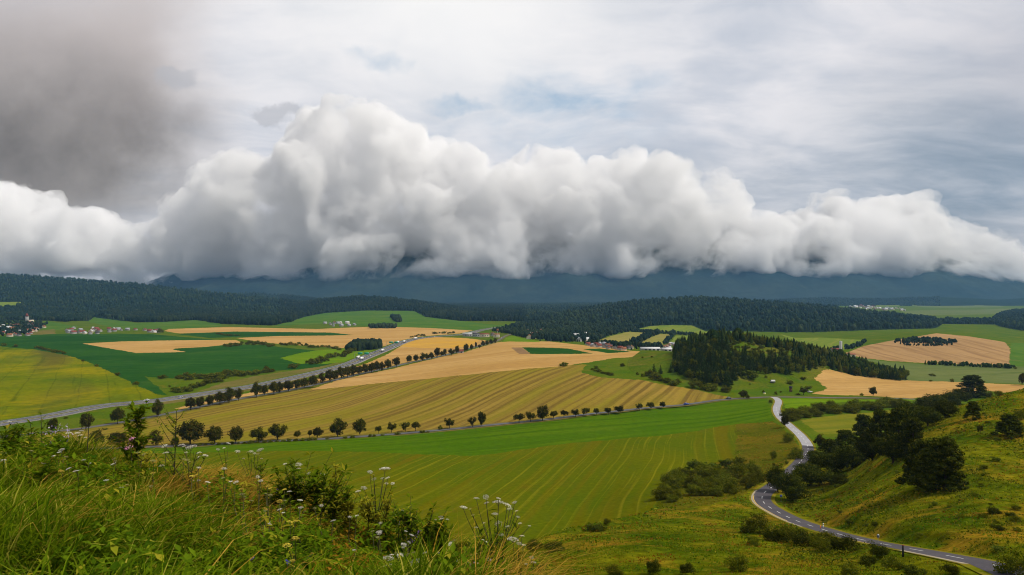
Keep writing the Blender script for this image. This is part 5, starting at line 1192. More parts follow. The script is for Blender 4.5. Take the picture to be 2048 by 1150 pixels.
# ---------------------------------------------------------------- vehicles
M['car_blue'] = flat('blue_car_paint', (.02,.07,.45), .3, .5); M['car_dark'] = flat('dark_car_paint', (.03,.03,.035), .3, .5); M['car_white'] = flat('white_car_paint', (.75,.75,.74), .3, .5); M['car_silver'] = flat('silver_car_paint', (.45,.46,.47), .3, .5); M['car_red'] = flat('red_car_paint', (.42,.03,.03), .3, .5)
def prism(prof, w):
    n = len(prof); v = A(*[(x, s * w / 2 * k, z) for s in (-1, 1) for x, z, k in prof])
    f4 = np.array([[i, (i + 1) % n, n + (i + 1) % n, n + i] for i in range(n)])
    c = A(*[(np.mean([p[0] for p in prof]), s * w / 2 * .97, np.mean([p[1] for p in prof])) for s in (-1, 1)]); v = np.vstack([v, c])
    f3 = np.array([[i, 2 * n, (i + 1) % n] for i in range(n)] + [[n + i, n + (i + 1) % n, 2 * n + 1] for i in range(n)])
    return v, f4, f3
CARB = prism([(-2.1,.35,1),(-2.15,.75,1),(-2.0,.95,.97),(-1.2,1.0,.95),(1.0,.95,.95),(1.9,.80,.95),(2.15,.6,.96),(2.1,.32,1)], 1.75)
CARC = prism([(-1.75,.97,.9),(-1.35,1.42,.78),(.1,1.46,.78),(.95,.97,.9)], 1.75)
car_glass = mesh_np('car_window', CARC[0], [CARC[1], CARC[2]], [M['glass']])
car_roof_v, car_roof_f = box((-.62, 0, 1.47), (1.3, 1.25, .05))
wheel_me = {}
wv_, wf_ = tube([(0, -.11, 0), (0, .11, 0)], [.32, .32], 14); wheel_mesh = mesh_np('wheel', np.vstack([wv_, [[0, -.11, 0], [0, .11, 0]]]), [wf_, np.array([[k, (k + 1) % 14, 28] for k in range(14)] + [[14 + k, 29, 14 + (k + 1) % 14] for k in range(14)])], [M['tyre']])
car_body = {}
def car(pos, rz, paint, label, group=None):
    if paint not in car_body: car_body[paint] = (mesh_np('car_body', CARB[0], [CARB[1], CARB[2]], [M[paint]]), mesh_np('car_roof', car_roof_v, [car_roof_f], [M[paint]]))
    e = bpy.data.objects.new('car', None); COL.objects.link(e); e.location = pos; e.rotation_euler = (0, 0, rz); tag(e, label, 'car', group)
    add('body', car_body[paint][0], e); add('cabin_window', car_glass, e); add('roof', car_body[paint][1], e)
    for x in (-1.3, 1.35):
        for y in (-.78, .78): add('wheel', wheel_mesh, e, (x, y, .32))
    return e
tr_v, tr_f = box((-2.2, 0, 2.5), (12.5, 2.5, 2.8)); tr_m = mesh_np('truck_trailer', tr_v, [tr_f], [M['car_white']])
cabs = {}
def truck(pos, rz, paint, label, group=None):
    if paint not in cabs: v, f = merge([box((5.6, 0, 1.9), (2.2, 2.4, 2.9)), box((5.2, 0, 3.45), (1.4, 2.2, .4))]); cabs[paint] = mesh_np('truck_cab', v, [f], [M[paint]])
    e = bpy.data.objects.new('truck', None); COL.objects.link(e); e.location = pos; e.rotation_euler = (0, 0, rz); tag(e, label, 'truck', group)
    add('trailer', tr_m, e); add('cab', cabs[paint], e); v, f = box((6.72, 0, 2.5), (.06, 2.1, 1.0)); add('windscreen', mesh_np('windscreen', v, [f], [M['glass']]), e)
    for x in (-7, -5.7, -4.4, 2.8, 5.6):
        for y in (-1.05, 1.05): add('wheel', wheel_mesh, e, (x, y, .48), 0, 1.5)
    return e
mt = np.gradient(mway[:, :2], axis=0)
mpx_ = CX + F * mway[:, 0] / mway[:, 1]
def on_mway(px, lane):
    i = int(np.argmin(np.abs(mpx_ - px))); t_ = mt[i] / np.linalg.norm(mt[i]); nrm = A(t_[1], -t_[0]); p = mway[i, :2] + nrm * lane
    return (p[0], p[1], mway[i, 2] + .5), math.atan2(t_[1], t_[0]) + (0 if lane > 0 else PI)
for px, lane, kind, paint, lab in [(718,4,'t','car_white','white truck on the highway nearest the camera of the far group'),(722,-4.5,'t','car_silver','white trailer truck with a silver cab opposite the nearest truck'),(735,4.2,'c','car_white','white car behind the nearest white truck on the highway'),(756,-4.5,'c','car_dark','dark car on the highway below the dark copse'),(760,4.4,'t','car_white','white truck on the highway beside the dark copse'),(783,4.5,'c','car_white','white car near the green gantry on the highway'),(800,-4.4,'t','car_white','white truck on the highway curve past the green gantry'),(804,4.4,'t','car_dark','white trailer truck with a dark cab on the highway curve'),(816,-4.4,'c','car_silver','silver car on the highway curve'),(828,4.4,'t','car_silver','pale truck with a silver cab far along the highway curve'),(848,-4.4,'c','car_white','white car on the far straight of the highway'),(866,4.4,'c','car_white','far white car on the highway before the roadside works'),(300,-4.5,'c','car_white','white car on the highway left of the thick hedge'),(350,4.5,'c','car_silver','silver car on the highway beside the thick hedge')]:
    p, a = on_mway(px, lane)
    (car if kind == 'c' else truck)(p, a, paint, lab)
lpx = CX + F * low[:, 0] / low[:, 1]; lt = np.gradient(low[:, :2], axis=0)
def on_low(px, off):
    i = int(np.argmin(np.abs(lpx - px))); t_ = lt[i] / np.linalg.norm(lt[i]); nrm = A(t_[1], -t_[0]); p = low[i, :2] + nrm * off
    return (p[0], p[1], low[i, 2] + .36), math.atan2(t_[1], t_[0])
p, a = on_low(1370, 1.2); car(p, a, 'car_blue', 'blue car driving on the farm road')
p, a = on_low(1461, -1.2); car(p, a + PI, 'car_dark', 'dark car on the farm road near the junction')
car(spot(1620,785,450), .2, 'car_silver', 'silver car parked by the small tree near the junction')
opx = CX + F * old[:, 0] / old[:, 1]
i = int(np.argmin(np.abs(opx - 1003))); car((old[i,0], old[i,1], old[i,2]+.38), math.atan2(old[i+1,1]-old[i,1], old[i+1,0]-old[i,0]), 'car_white', 'white car far along the old road beside the works')

# gantry signs over the highway
M['sign_green'] = flat('green_sign_face', (.01,.28,.16), .5); M['sign_blue'] = flat('blue_sign_face', (.01,.05,.55), .5); M['sign_white'] = flat('white_sign_face', (.75,.76,.76), .5); M['sign_dark'] = flat('dark_sign_centre', (.10,.13,.14), .6); M['orange'] = flat('orange_reflector', (.75,.22,.03), .6); M['black'] = flat('black_post', (.012,.013,.013), .7)
for px, lab in ((787, 'green direction sign gantry spanning the highway near the copse'), (726, 'green direction sign gantry on the highway nearer the camera')):
    p, a = on_mway(px, .01)
    multi('sign_gantry', p, a + PI / 2, lab, 'road sign', [*[('post', [tube([(sx*12.6,0,-.5),(sx*12.6,0,7.2)], [.22,.22])], 'metal') for sx in (-1,1)], ('beam', [box((0,0,6.9), (25.2,.35,.35))], 'metal'), *[('sign_panel', [box((x_,.3,6.4), (6.5,.12,3.0))], 'sign_green') for x_ in (-4.6,4.6)]])
# signs and posts by the winding road
def disc(r, y, z, n=20, th=.03, rx=1.0):
    th_ = np.arange(n) * 2 * PI / n
    v = np.vstack([np.c_[np.cos(th_) * r * rx, np.full(n, y), z + np.sin(th_) * r], np.c_[np.cos(th_) * r * rx, np.full(n, y + th), z + np.sin(th_) * r]])
    c = A((0, y, z), (0, y + th, z)); v = np.vstack([v, c])
    q = np.array([[k, (k + 1) % n, n + (k + 1) % n, n + k] for k in range(n)])
    t3 = [[k, 2 * n, (k + 1) % n] for k in range(n)] + [[n + k, n + (k + 1) % n, 2 * n + 1] for k in range(n)]
    return v, np.vstack([q, np.array([[a_, b_, c_, c_] for a_, b_, c_ in t3])])
def ring_parts(e, items):
    for nm, (v, f), mat in items:
        f = np.asarray(f); tri = f[:, 2] == f[:, 3]
        add(nm, mesh_np(nm, v, [f[~tri]] + ([f[tri][:, :3]] if tri.any() else []), [M[mat]]), e)
e = bpy.data.objects.new('road_sign', None); COL.objects.link(e); e.location = spot(1562,1004,60); tag(e, 'round blue sign with a white mark on a post inside the road bend', 'road sign')
ring_parts(e, [('post', tube([(0,0,-.3),(0,0,2.0)], [.04,.04]), 'metal'), ('sign_face', disc(.34, -.06, 1.75), 'sign_blue'), ('arrow', box((0,-.085,1.75), (.09,.03,.36)), 'sign_white')])
e = bpy.data.objects.new('road_sign', None); COL.objects.link(e); e.location = spot(1756,1090,60); tag(e, 'round white rimmed sign on a post above the round roadside bush', 'road sign')
ring_parts(e, [('post', tube([(0,0,-.3),(0,0,1.6)], [.035,.035]), 'metal'), ('sign_face', disc(.30, -.05, 1.35, rx=.7), 'metal'), ('sign_centre', disc(.19, -.075, 1.35, rx=.7), 'sign_dark')])
multi('marker_post', spot(1646.5,1056,60), 0, 'white marker post with a dark band on the upper road edge', 'marker post', [('post', [box((0,0,.35), (.16,.12,1.2))], 'sign_white'), ('band', [box((0,0,.78), (.17,.13,.16))], 'black')])
multi('marker_post', spot(1641,1057.5,60), 0, 'short orange marker post left of the white post', 'marker post', [('post', [box((0,0,.25), (.16,.12,.95))], 'orange'), ('foot', [box((0,0,.02), (.3,.3,.08))], 'black')])
multi('marker_post', spot(1806,1114,60), 0, 'black post standing on the near edge of the road', 'marker post', [('post', [box((0,0,.6), (.17,.17,1.6))], 'black'), ('cap', [box((0,0,1.43), (.2,.2,.06))], 'roof_red')])
# ---------------------------------------------------------------- grass and weeds
def grass_mat(name, c1, c2, c3, tr=.3):
    m = leaf_mat(name, c1, c2, c3, tr); return m
M['grass_green'] = grass_mat('green_grass_blades', (.030,.075,.002), (.20,.265,.007), (.42,.37,.05), .45)
M['grass_dry'] = grass_mat('dry_golden_grass', (.36,.20,.012), (.66,.42,.07), (.18,.18,.01), .4)
M['grass_hill'] = grass_mat('hillside_grass_blades', (.042,.082,.002), (.17,.18,.005), (.40,.21,.018), .3)
M['weed_leaf'] = grass_mat('weed_leaves', (.03,.07,.002), (.14,.20,.006), (.26,.23,.012), .4)
M['weed_orange'] = grass_mat('autumn_weed_leaves', (.18,.11,.006), (.40,.19,.02), (.12,.13,.006), .3)
M['leaf_fore'] = grass_mat('broad_green_leaves', (.034,.075,.003), (.16,.23,.008), (.32,.27,.02), .42)
M['leaf_yellow'] = grass_mat('yellowing_leaves', (.15,.16,.008), (.30,.24,.02), (.09,.13,.008))
M['stem'] = flat('green_brown_stem', (.07,.065,.02), .8); M['stem_dark'] = flat('dark_stem', (.03,.028,.014), .8)
M['umbel_white'] = leaf_mat('cream_white_flowers', (.62,.58,.46), (.80,.78,.70), None, .25); M['umbel_green'] = leaf_mat('faded_green_flower_heads', (.30,.30,.09), (.48,.44,.20), None, .25)
M['petal_pink'] = leaf_mat('pink_petals', (.75,.25,.50), (.85,.42,.65), None, .3); M['petal_lilac'] = leaf_mat('lilac_petals', (.42,.32,.62), (.68,.58,.80), None, .3); M['petal_purple'] = leaf_mat('purple_petals', (.22,.10,.38), (.38,.22,.52), None, .3); M['petal_blue'] = leaf_mat('blue_petals', (.06,.06,.62), (.12,.12,.75), None, .3); M['petal_yellow'] = leaf_mat('yellow_flowers', (.62,.46,.05), (.78,.62,.12), None, .3)

def blades(root, h, lean, ang, w, rg, bend=1.0):
    """curved grass blades: root (n,3)"""
    n = len(root); t_ = A(0, .38, .74, 1.0)
    L = np.c_[np.cos(ang), np.sin(ang), np.zeros(n)]; a2 = rg.uniform(0, 6.28, n); S_ = np.c_[np.cos(a2), np.sin(a2), np.zeros(n)]
    V = np.empty((n, 7, 3)); k = 0
    for i, t in enumerate(t_):
        c = root + L * (h * lean * t ** (1.2 + bend * .6))[:, None]; c[:, 2] += h * t * (1 - .42 * lean * t * t)
        if i < 3:
            ww = (w * (1 - .55 * t))[:, None] * .5; V[:, k] = c - S_ * ww; V[:, k + 1] = c + S_ * ww; k += 2
        else: V[:, 6] = c
    b = np.arange(n)[:, None] * 7
    q = np.concatenate([b + A(0, 1, 3, 2).astype(int), b + A(2, 3, 5, 4).astype(int)]); t3 = b + A(4, 5, 6).astype(int)
    return V.reshape(-1, 3), q, t3
def leaves(root, L, Wd, tilt, ang, rg):
    """pointed leaves with a fold, growing outwards from root points"""
    n = len(root); d = np.c_[np.cos(ang) * np.cos(tilt), np.sin(ang) * np.cos(tilt), np.sin(tilt)]; s = np.c_[-np.sin(ang), np.cos(ang), np.zeros(n)]
    up = np.cross(d, s); up *= np.sign(up[:, 2:3]) + 1e-9; L = np.asarray(L)[:, None]; Wd = np.asarray(Wd)[:, None]
    V = np.stack([root, root + d * L * .45 + s * Wd * .5 + up * Wd * .15, root + d * L * .45 - up * Wd * .06, root + d * L * .45 - s * Wd * .5 + up * Wd * .15, root + d * L - up * L * .12], 1)
    b = np.arange(n)[:, None] * 5
    return V.reshape(-1, 3), np.concatenate([b + np.array([[0, 1, 4, 2]]), b + np.array([[0, 2, 4, 3]])])

rf = np.random.default_rng(42)
def fore_z(x, y): return ground(x, y)
def stuff(name, V, fl, mat, label): return tag(add(name, mesh_np(name, V, fl, [M[mat]])), label, kind='stuff')
# tuft centres over the hilltop, evenly by area, only where the camera hill's top is in view
def sample_top(n, y0=2.7, ulo=-.84, uhi=.30, over=1.0):
    u = rf.uniform(ulo, uhi, n * 3); y = np.sqrt(rf.uniform(y0 ** 2, 9.6 ** 2, n * 3)); ed = lin(fore_edge_d, CX + F * u) + over
    k = y < ed; u, y = u[k][:n], y[k][:n]; return u * y, y
tx, ty = sample_top(9000)
clump = np.array([mnoise.noise(Vector((a * .9, b_ * .9, 1.3))) for a, b_ in zip(tx, ty)])
keep = rf.random(len(tx)) < np.clip(.7 + 1.6 * clump, .06, 1); tx, ty, clump = tx[keep], ty[keep], clump[keep]
tpx = CX + F * tx / ty; tz = fore_z(tx, ty)
tpy = HY - F * tz / ty
dryness = np.exp(-((tpx - 440) / 150) ** 2 - ((tpy - 960) / 75) ** 2) * .95 + np.exp(-((tpx - 640) / 160) ** 2 - ((tpy - 1075) / 60) ** 2) * .35 + .04 + .32 * smooth((tpx - 780) / 250)
isdry = rf.random(len(tx)) < dryness
for dry, name, mat, lab in ((False, 'grass', 'grass_green', 'lush tangled green grass on the hilltop in front'), (True, 'dry_grass', 'grass_dry', 'dry golden grass bending over on the hilltop')):
    k = np.nonzero(isdry == dry)[0]; m = 13
    i = np.repeat(k, m); n = len(i)
    r = np.c_[tx[i] + rf.normal(0, .055, n), ty[i] + rf.normal(0, .055, n), np.zeros(n)]; r[:, 2] = fore_z(r[:, 0], r[:, 1]) - .02
    main = np.repeat(rf.uniform(0, 6.28, len(k)), m); main = np.where(rf.random(n) < .68, main, rf.uniform(0, 6.28, n))
    if dry: main = rf.normal(.15, .7, n)
    hh = rf.uniform(.16, .50, n) * (1.25 if dry else 1) * np.clip(1 + 1.5 * np.repeat(clump[k], m), .35, 1.7)
    hh *= np.where(np.repeat(ty[k], m) > 5.6, .78, 1.0)
    le = rf.uniform(.25, 1.15, n) if not dry else rf.uniform(.55, 1.45, n)
    V, q, t3 = blades(r, hh, le, main, rf.uniform(.009, .019, n) * (1 if not dry else .62), rf)
    stuff(name, V, [q, t3], mat, lab)
# weeds: small pointed leaves between the blades
def weed_cloud(name, mat, label, n, hmax, L, ulo, uhi, thr, seed_, maskfn=None):
    x, y = sample_top(n, 2.8, ulo, uhi, .9)
    nn = np.array([mnoise.noise(Vector((a * 1.4 + seed_, b_ * 1.4, 4.))) for a, b_ in zip(x, y)]); k = nn > thr
    if maskfn is not None: k &= maskfn(x, y)
    x, y, nn = x[k], y[k], nn[k]; n = len(x)
    z = fore_z(x, y) + rf.uniform(.02, 1, n) ** .7 * hmax * np.clip(.45 + 1.3 * (nn - thr), .3, 1.1)
    V, f = leaves(np.c_[x, y, z], rf.uniform(.6, 1.4, n) * L, rf.uniform(.6, 1.4, n) * L * .42, rf.uniform(-.5, .9, n), rf.uniform(0, 6.28, n), rf)
    stuff(name, V, [f], mat, label)
weed_cloud('undergrowth', 'weed_leaf', 'low dark leafy weeds among the hilltop grass', 52000, .34, .055, -.84, .30, .02, 0.)
weed_cloud('undergrowth', 'leaf_fore', 'taller leafy weed clumps rising out of the hilltop grass', 42000, .52, .075, -.84, .22, .16, 11.)
weed_cloud('undergrowth', 'weed_orange', 'yellow and orange tinted weeds on the right part of the hilltop', 24000, .30, .045, -.30, .30, .06, 31.)

# hillside: tufts and low weeds beyond
hm_ = (fl == 3) & (fy > 48) & (fy < 235) & (fpx > 1000)
hm2 = np.isin(rid, [5 + k for k, r in enumerate(regions) if r[0] == 'rough_meadow'])
roadx, roady = wpts[:, 0], wpts[:, 1]
def off_road(x, y, w=4.3):
    b = np.full(len(x), 1e9)
    for a, c in zip(roadx, roady): b = np.minimum(b, (x - a) ** 2 + (y - c) ** 2)
    return b > w * w
def area_w(mask, n):
    f = Q[mask]; w = TY[f[:, 0]] ** 0.2 * 0 + np.abs((TX[f[:, 1]] - TX[f[:, 0]]) * (TY[f[:, 3]] - TY[f[:, 0]])) / (TY[f[:, 0]] ** 1.2)
    k = rf.choice(len(f), n, p=w / w.sum()); s, t_ = rf.random(n), rf.random(n); f = f[k]
    ww = [(1 - s) * (1 - t_), s * (1 - t_), s * t_, (1 - s) * t_]
    return [sum(ww[i] * arr[f[:, i]] for i in range(4)) for arr in (TX, TY, TZ)]
x, y, z = area_w(hm_ | hm2, 52000); k = off_road(x, y); x, y, z = x[k], y[k], z[k]
nn = np.array([mnoise.fractal(Vector((a * .07, b_ * .07, 9.)), 1., 2., 4) for a, b_ in zip(x, y)]); k = rf.random(len(x)) < np.clip(.6 + .8 * nn, .15, 1); x, y, z, nn = x[k], y[k], z[k], nn[k]
m = 4; n = len(x) * m; i = np.repeat(np.arange(len(x)), m)
r = np.c_[x[i] + rf.normal(0, .22, n), y[i] + rf.normal(0, .22, n), z[i] - .08]
V, q, t3 = blades(r, rf.uniform(.18, .5, n), rf.uniform(.2, 1.0, n), rf.uniform(0, 6.28, n), rf.uniform(.05, .11, n) * np.clip(y[i] / 110, .6, 1.6), rf)
stuff('grass', V, [q, t3], 'grass_hill', 'rough olive grass covering the hillside by the winding road')
for thr, mat, lab, sd, nm_n in ((.10, 'weed_leaf', 'dark green weed patches on the grassy hillside', 3., 60000), (.22, 'weed_orange', 'rusty orange weed patches on the grassy hillside', 17., 46000)):
    x, y, z = area_w(hm_ | hm2, nm_n); nn = np.array([mnoise.fractal(Vector((a * .09 + sd, b_ * .09, sd)), .9, 2.1, 5) for a, b_ in zip(x, y)])
    k = (nn > thr) & off_road(x, y); x, y, z, nn = x[k], y[k], z[k], nn[k]
    C = np.c_[x, y, z + rf.random(len(x)) * np.clip((nn - thr) * 1.6, .05, .75)]
    V, f = quads(C, .26 * np.clip(y / 110, .6, 1.6), rf, .3, 1.4)
    stuff('undergrowth', V, [f], mat, lab)

x, y, z = area_w(hm_ & (fpx > 1560), 70000); nn = np.array([mnoise.fractal(Vector((a * .13 + 40, b_ * .10, 5.)), .9, 2.1, 5) for a, b_ in zip(x, y)])
rd_ = np.full(len(x), 1e9)
for a, c_ in zip(roadx, roady): rd_ = np.minimum(rd_, np.hypot(x - a, y - c_))
nn = nn + .22 * np.exp(-((rd_ - 11) / 7) ** 2)
k = (nn > .16) & (rd_ > 5.0); x, y, z, nn = x[k], y[k], z[k], nn[k]
C = np.c_[x, y, z + rf.random(len(x)) * np.clip((nn - .16) * 2.2, .1, 1.0)]
V, f = quads(C, .30 * np.clip(y / 110, .6, 1.6), rf, .3, 1.4)
stuff('undergrowth', V, [f], 'leaf_bush', 'dark rank weeds in hummocks over the right hill')

# ---------------------------------------------------------------- individual plants in front
def wp_(px, py, d): return A((px - CX) / F * d, d, Z(py, d))
def base_at(px, d):
    x = (px - CX) / F * d; return A(x, d, float(ground(np.array([x]), np.array([d]))[0]))
def curve(p0, p1, bulge, n=6):
    t = np.linspace(0, 1, n)[:, None]; return p0 + (p1 - p0) * t + np.asarray(bulge) * (t * (1 - t)) * 4
_umb = {}
def umbel_mesh(kind):
    """flat-topped flower head: rays carrying many tiny florets; unit diameter"""
    if kind not in _umb:
        rg_ = np.random.default_rng(len(_umb) + 5); ms = []
        for _ in range(3):
            n = 150; r = np.sqrt(rg_.random(n)) * .5; a = rg_.uniform(0, 6.28, n)
            C = np.c_[r * np.cos(a), r * np.sin(a), .13 * (1 - (r / .5) ** 2) + rg_.normal(0, .025, n)]
            fv, ff = quads(C, .10, rg_, -.6, 1.0); tb = [tube([(0, 0, -.30), (math.cos(b_) * .3, math.sin(b_) * .3, .02)], [.010, .006], 3) for b_ in np.arange(9) * .7]
            tv, tf = merge(tb); ms.append(mesh_np('flower_head', np.vstack([fv, tv]), [ff, tf + len(fv)], [M[kind], M['stem']], mat_idx=np.r_[np.zeros(len(ff)), np.ones(len(tf))]))
        _umb[kind] = ms
    return _umb[kind]
def umbel_plant(px, d, heads, label, leafy=26, kind='umbel_white', group=None, dark=False):
    """heads: (px, py, diameter in photo px); stems rise from one base and branch"""
    b = base_at(px, d); tops = [(wp_(hx, hy, d + rf.uniform(-.22, .22)), s) for hx, hy, s in heads]
    zc = np.mean([t_[0] for t_ in tops], axis=0); node = b + (zc - b) * .42 + A(0, 0, .02); parts_ = [tube(curve(b - A(0, 0, .03), node, (.02, 0, 0)), np.linspace(.007, .005, 6), 5)]
    o = bpy.data.objects.new('wildflower', None); COL.objects.link(o); o.location = b; tag(o, label, 'wildflower', group)
    lp = []
    for tp, s in tops:
        st = node if len(tops) < 4 or rf.random() < .6 else b + (node - b) * rf.uniform(.5, .95)
        end = tp - A(0, 0, .30 * s * d / F); c = curve(st, end, ((end - st)[0] * .12, 0, .03)); parts_.append(tube(c, np.linspace(.0042, .0022, 6), 4))
        for q_ in c[1:-1]:
            if rf.random() < .7: lp.append(q_)
    v, f = merge(parts_); add('stem', mesh_np('stem', v - b, [f], [M['stem_dark' if dark else 'stem']]), o)
    root = np.array([b + (node - b) * t_ for t_ in rf.uniform(.1, 1, leafy)] + lp); n = len(root)
    v, f = leaves(root, rf.uniform(.05, .13, n), rf.uniform(.014, .035, n), rf.uniform(-.2, .9, n), rf.uniform(0, 6.28, n), rf)
    add('foliage', mesh_np('foliage', v - b, [f], [M['leaf_fore']]), o)
    for k, (tp, s) in enumerate(tops):
        kk = kind if s >= 6 or rf.random() < .6 else 'umbel_green'
        h_ = add('flower_head', umbel_mesh(kk)[k % 3], o, tuple(tp - b), rf.uniform(0, 6.28), s * d / F * 1.4); h_.rotation_euler = (rf.normal(0, .22), rf.normal(0, .22), rf.uniform(0, 6.28))
    return o
umbel_plant(600, 7.3, [(597,929,10),(570,928,6),(584,926,6),(584,940,8),(584,944,7),(597,938,7),(617,947,7),(606,955,4)], 'white umbel flowers rising left of the reddish leafed shoot')
umbel_plant(648, 7.2, [(645,948,7),(639,977,5),(651,957,4)], 'single small white umbel beside the reddish leafed shoot')
umbel_plant(752, 6.8, [(770,938,16),(740,944,9),(728,976,9),(716,983,8),(775,956,7),(765,957,6),(785,967,6),(748,958,7),(747,950,4),(773,967,6)], 'tall branching umbel plant with one broad white head left of the field swaths', dark=True)
umbel_plant(990, 6.2, [(927,1015,11),(940,1018,4),(953,997,9),(972,994,9),(973,1006,8),(997,1005,17),(997,997,7),(1014,1010,13),(1019,1018,9),(1029,1005,8),(990,1028,10),(997,1048,11),(946,1030,5),(952,1055,6),(1015,1053,6),(1036,1034,6),(1040,1047,6),(1059,1052,5),(969,1082,9),(1002,1069,8),(1033,1022,5),(968,1046,4)], 'largest umbel plant in the middle, many white heads on spreading stems', 40, dark=True)
umbel_plant(1030, 5.9, [(1026,1079,16),(1038,1087,8),(1047,1090,7),(1044,1072,7)], 'broad white umbel low beside the largest umbel plant')
umbel_plant(1062, 5.8, [(1067,1125,8),(1063,1115,7),(1052,1128,5)], 'small white umbels at the right end of the flowers')
umbel_plant(884, 6.4, [(882,1034,8),(883,1038,7),(871,1040,4),(895,1039,5)], 'small pale umbel on the leafy stem left of the largest plant')
umbel_plant(778, 5.0, [(776,1117,17),(777,1132,15),(783,1110,8),(801,1111,11),(758,1064,10)], 'cream umbels stacked at the bottom centre')
umbel_plant(833, 5.0, [(831,1123,15),(826,1130,8)], 'cream umbel at the bottom right of the stacked umbels')
umbel_plant(812, 4.8, [(811,1149,15)], 'cream umbel cut by the bottom edge')
umbel_plant(380, 8.0, [(381,895,17),(363,890,9),(398,906,8),(411,911,8),(398,914,6),(368,893,6),(373,905,4)], 'broad white umbel standing above the dry grass at the left')
umbel_plant(333, 7.6, [(332,906,9),(329,892,8),(305,939,8),(348,962,7),(322,932,9),(328,942,6)], 'cluster of faded umbels left of the tall dark stalk')
umbel_plant(394, 7.0, [(394,961,9),(397,1000,8),(372,905,5)], 'yellowish umbel in the dry grass')
umbel_plant(505, 8.0, [(520,900,11),(502,903,7),(475,903,8),(495,904,4),(509,907,5),(516,908,5),(523,917,4),(487,917,4)], 'row of small white umbels over the green field edge')
umbel_plant(456, 8.0, [(457,887,7),(436,899,6),(448,896,4)], 'slim stalk with two tiny white umbels left of the row')
umbel_plant(804, 6.6, [(804,1022,6),(792,1030,4)], 'tiny white umbel right of the tall branching umbel plant')
umbel_plant(150, 8.3, [(137,866,8),(155,866,7),(163,862,7),(160,871,7),(132,903,6),(171,875,5)], 'flat cream umbels left beside the thin dark stem')
umbel_plant(324, 4.6, [(325,1098,10),(338,1104,7),(336,1114,10),(341,1123,8),(311,1113,6),(315,1134,8),(307,1145,7),(350,1143,7),(322,1110,6)], 'cream yellow flower cluster at the bottom left', kind='petal_yellow')
umbel_plant(592, 4.7, [(591,1076,10),(574,1091,12),(565,1106,6),(585,1121,7),(625,1107,6),(578,1145,11)], 'yellow flower heads at the bottom centre', kind='petal_yellow')
umbel_plant(20, 8.4, [(19,843,5),(28,850,3)], 'lone white flower at the far left above the highway')

def stalk_plant(px, d, top, label, branches=9, spread=38, leafL=.05, nleaf=90, name='weed', dark=True, leafmat='leaf_fore', lean=0, cat='weed', bare=.0, flowers=None):
    """upright weed: bending stem, ascending side shoots, small pointed leaves; spread in photo px"""
    b = base_at(px, d); tp = wp_(px + lean, top, d); H = tp - b
    o = bpy.data.objects.new(name, None); COL.objects.link(o); o.location = b; tag(o, label, cat)
    main = curve(b - A(0, 0, .04), tp, (rf.normal(0, .03), 0, 0), 9); parts_ = [tube(main, np.linspace(.009, .0025, 9), 5)]; lp = [main[int(k)] for k in rf.integers(2, 9, nleaf // 3)]; tips = [tp]
    for k in range(branches):
        t_ = rf.uniform(.25, .92); s = b + H * t_; a = rf.uniform(0, 6.28); r = spread * d / F * rf.uniform(.4, 1) * (1.05 - t_ * .6)
        e = s + A(math.cos(a) * r, math.sin(a) * r * .7, r * rf.uniform(.9, 1.7)); c = curve(s, e, (0, 0, -.02), 6); parts_.append(tube(c, np.linspace(.0045, .0015, 6), 4)); tips.append(e)
        lp += [c[int(q)] + rf.normal(0, .004, 3) for q in rf.integers(1, 6, max(1, nleaf // branches))]
    v, f = merge(parts_); add('stem', mesh_np('stem', v - b, [f], [M['stem_dark' if dark else 'stem']]), o)
    root = np.array(lp); root = root[(root[:, 2] - b[2]) > bare * H[2]]; n = len(root)
    v, f = leaves(root, rf.uniform(.6, 1.4, n) * leafL, rf.uniform(.3, .5, n) * leafL, rf.uniform(-.3, 1.0, n), rf.uniform(0, 6.28, n), rf); add('foliage', mesh_np('foliage', v - b, [f], [M[leafmat]]), o)
    if flowers:
        mat, nf, size, pos = flowers
        C = np.array([wp_(hx, hy, d + rf.uniform(-.1, .1)) for hx, hy in pos]) if pos else np.array(tips)
        C = np.repeat(C, nf, 0) + rf.normal(0, size * .35, (len(C) * nf, 3)); v, f = quads(C, size * .6, rf, 0, 1.2); add('blossom', mesh_np('blossom', v - b, [f], [M[mat]]), o)
    return o
stalk_plant(345, 7.0, 822, 'tallest dark weed stalk with bare forked stem and small leaves near the top', 13, 62, .045, 120, bare=.25, lean=8)
stalk_plant(368, 6.9, 905, 'leaning second stem of the dark forked weed in the dry grass', 9, 70, .04, 40, bare=.2, lean=25)
stalk_plant(262, 7.8, 826, 'leafy upright shoot with dense narrow leaves above the pink mallow', 16, 48, .085, 420, lean=10, bare=.15)
stalk_plant(168, 8.2, 826, 'slim dark bare stem with a few leaves at the left', 4, 14, .035, 30, bare=.3, lean=10)
stalk_plant(82, 8.4, 828, 'thin dark weed at the left reaching over the highway', 5, 24, .04, 46, bare=.1)
stalk_plant(60, 8.2, 846, 'low leafy weed at the far left edge of the hilltop', 8, 34, .06, 130)
stalk_plant(28, 8.2, 862, 'bushy weed in the left corner above the grass', 10, 44, .07, 240)
stalk_plant(12, 8.0, 868, 'bushy dark weed cut by the left edge', 10, 50, .07, 240)
stalk_plant(118, 8.1, 872, 'bushy weed between the lilac flowers and the left corner', 9, 36, .06, 170)
stalk_plant(112, 8.2, 852, 'tall weed with pale lilac flowers at the left', 6, 40, .045, 60, name='wildflower', cat='wildflower', dark=False, flowers=('petal_lilac', 5, .028, [(102,852),(120,849),(112,856),(122,857),(134,850),(135,858),(106,865),(113,863),(93,868),(134,862),(143,868),(136,873),(125,874),(121,882),(135,880),(101,886),(90,889),(123,889)]))
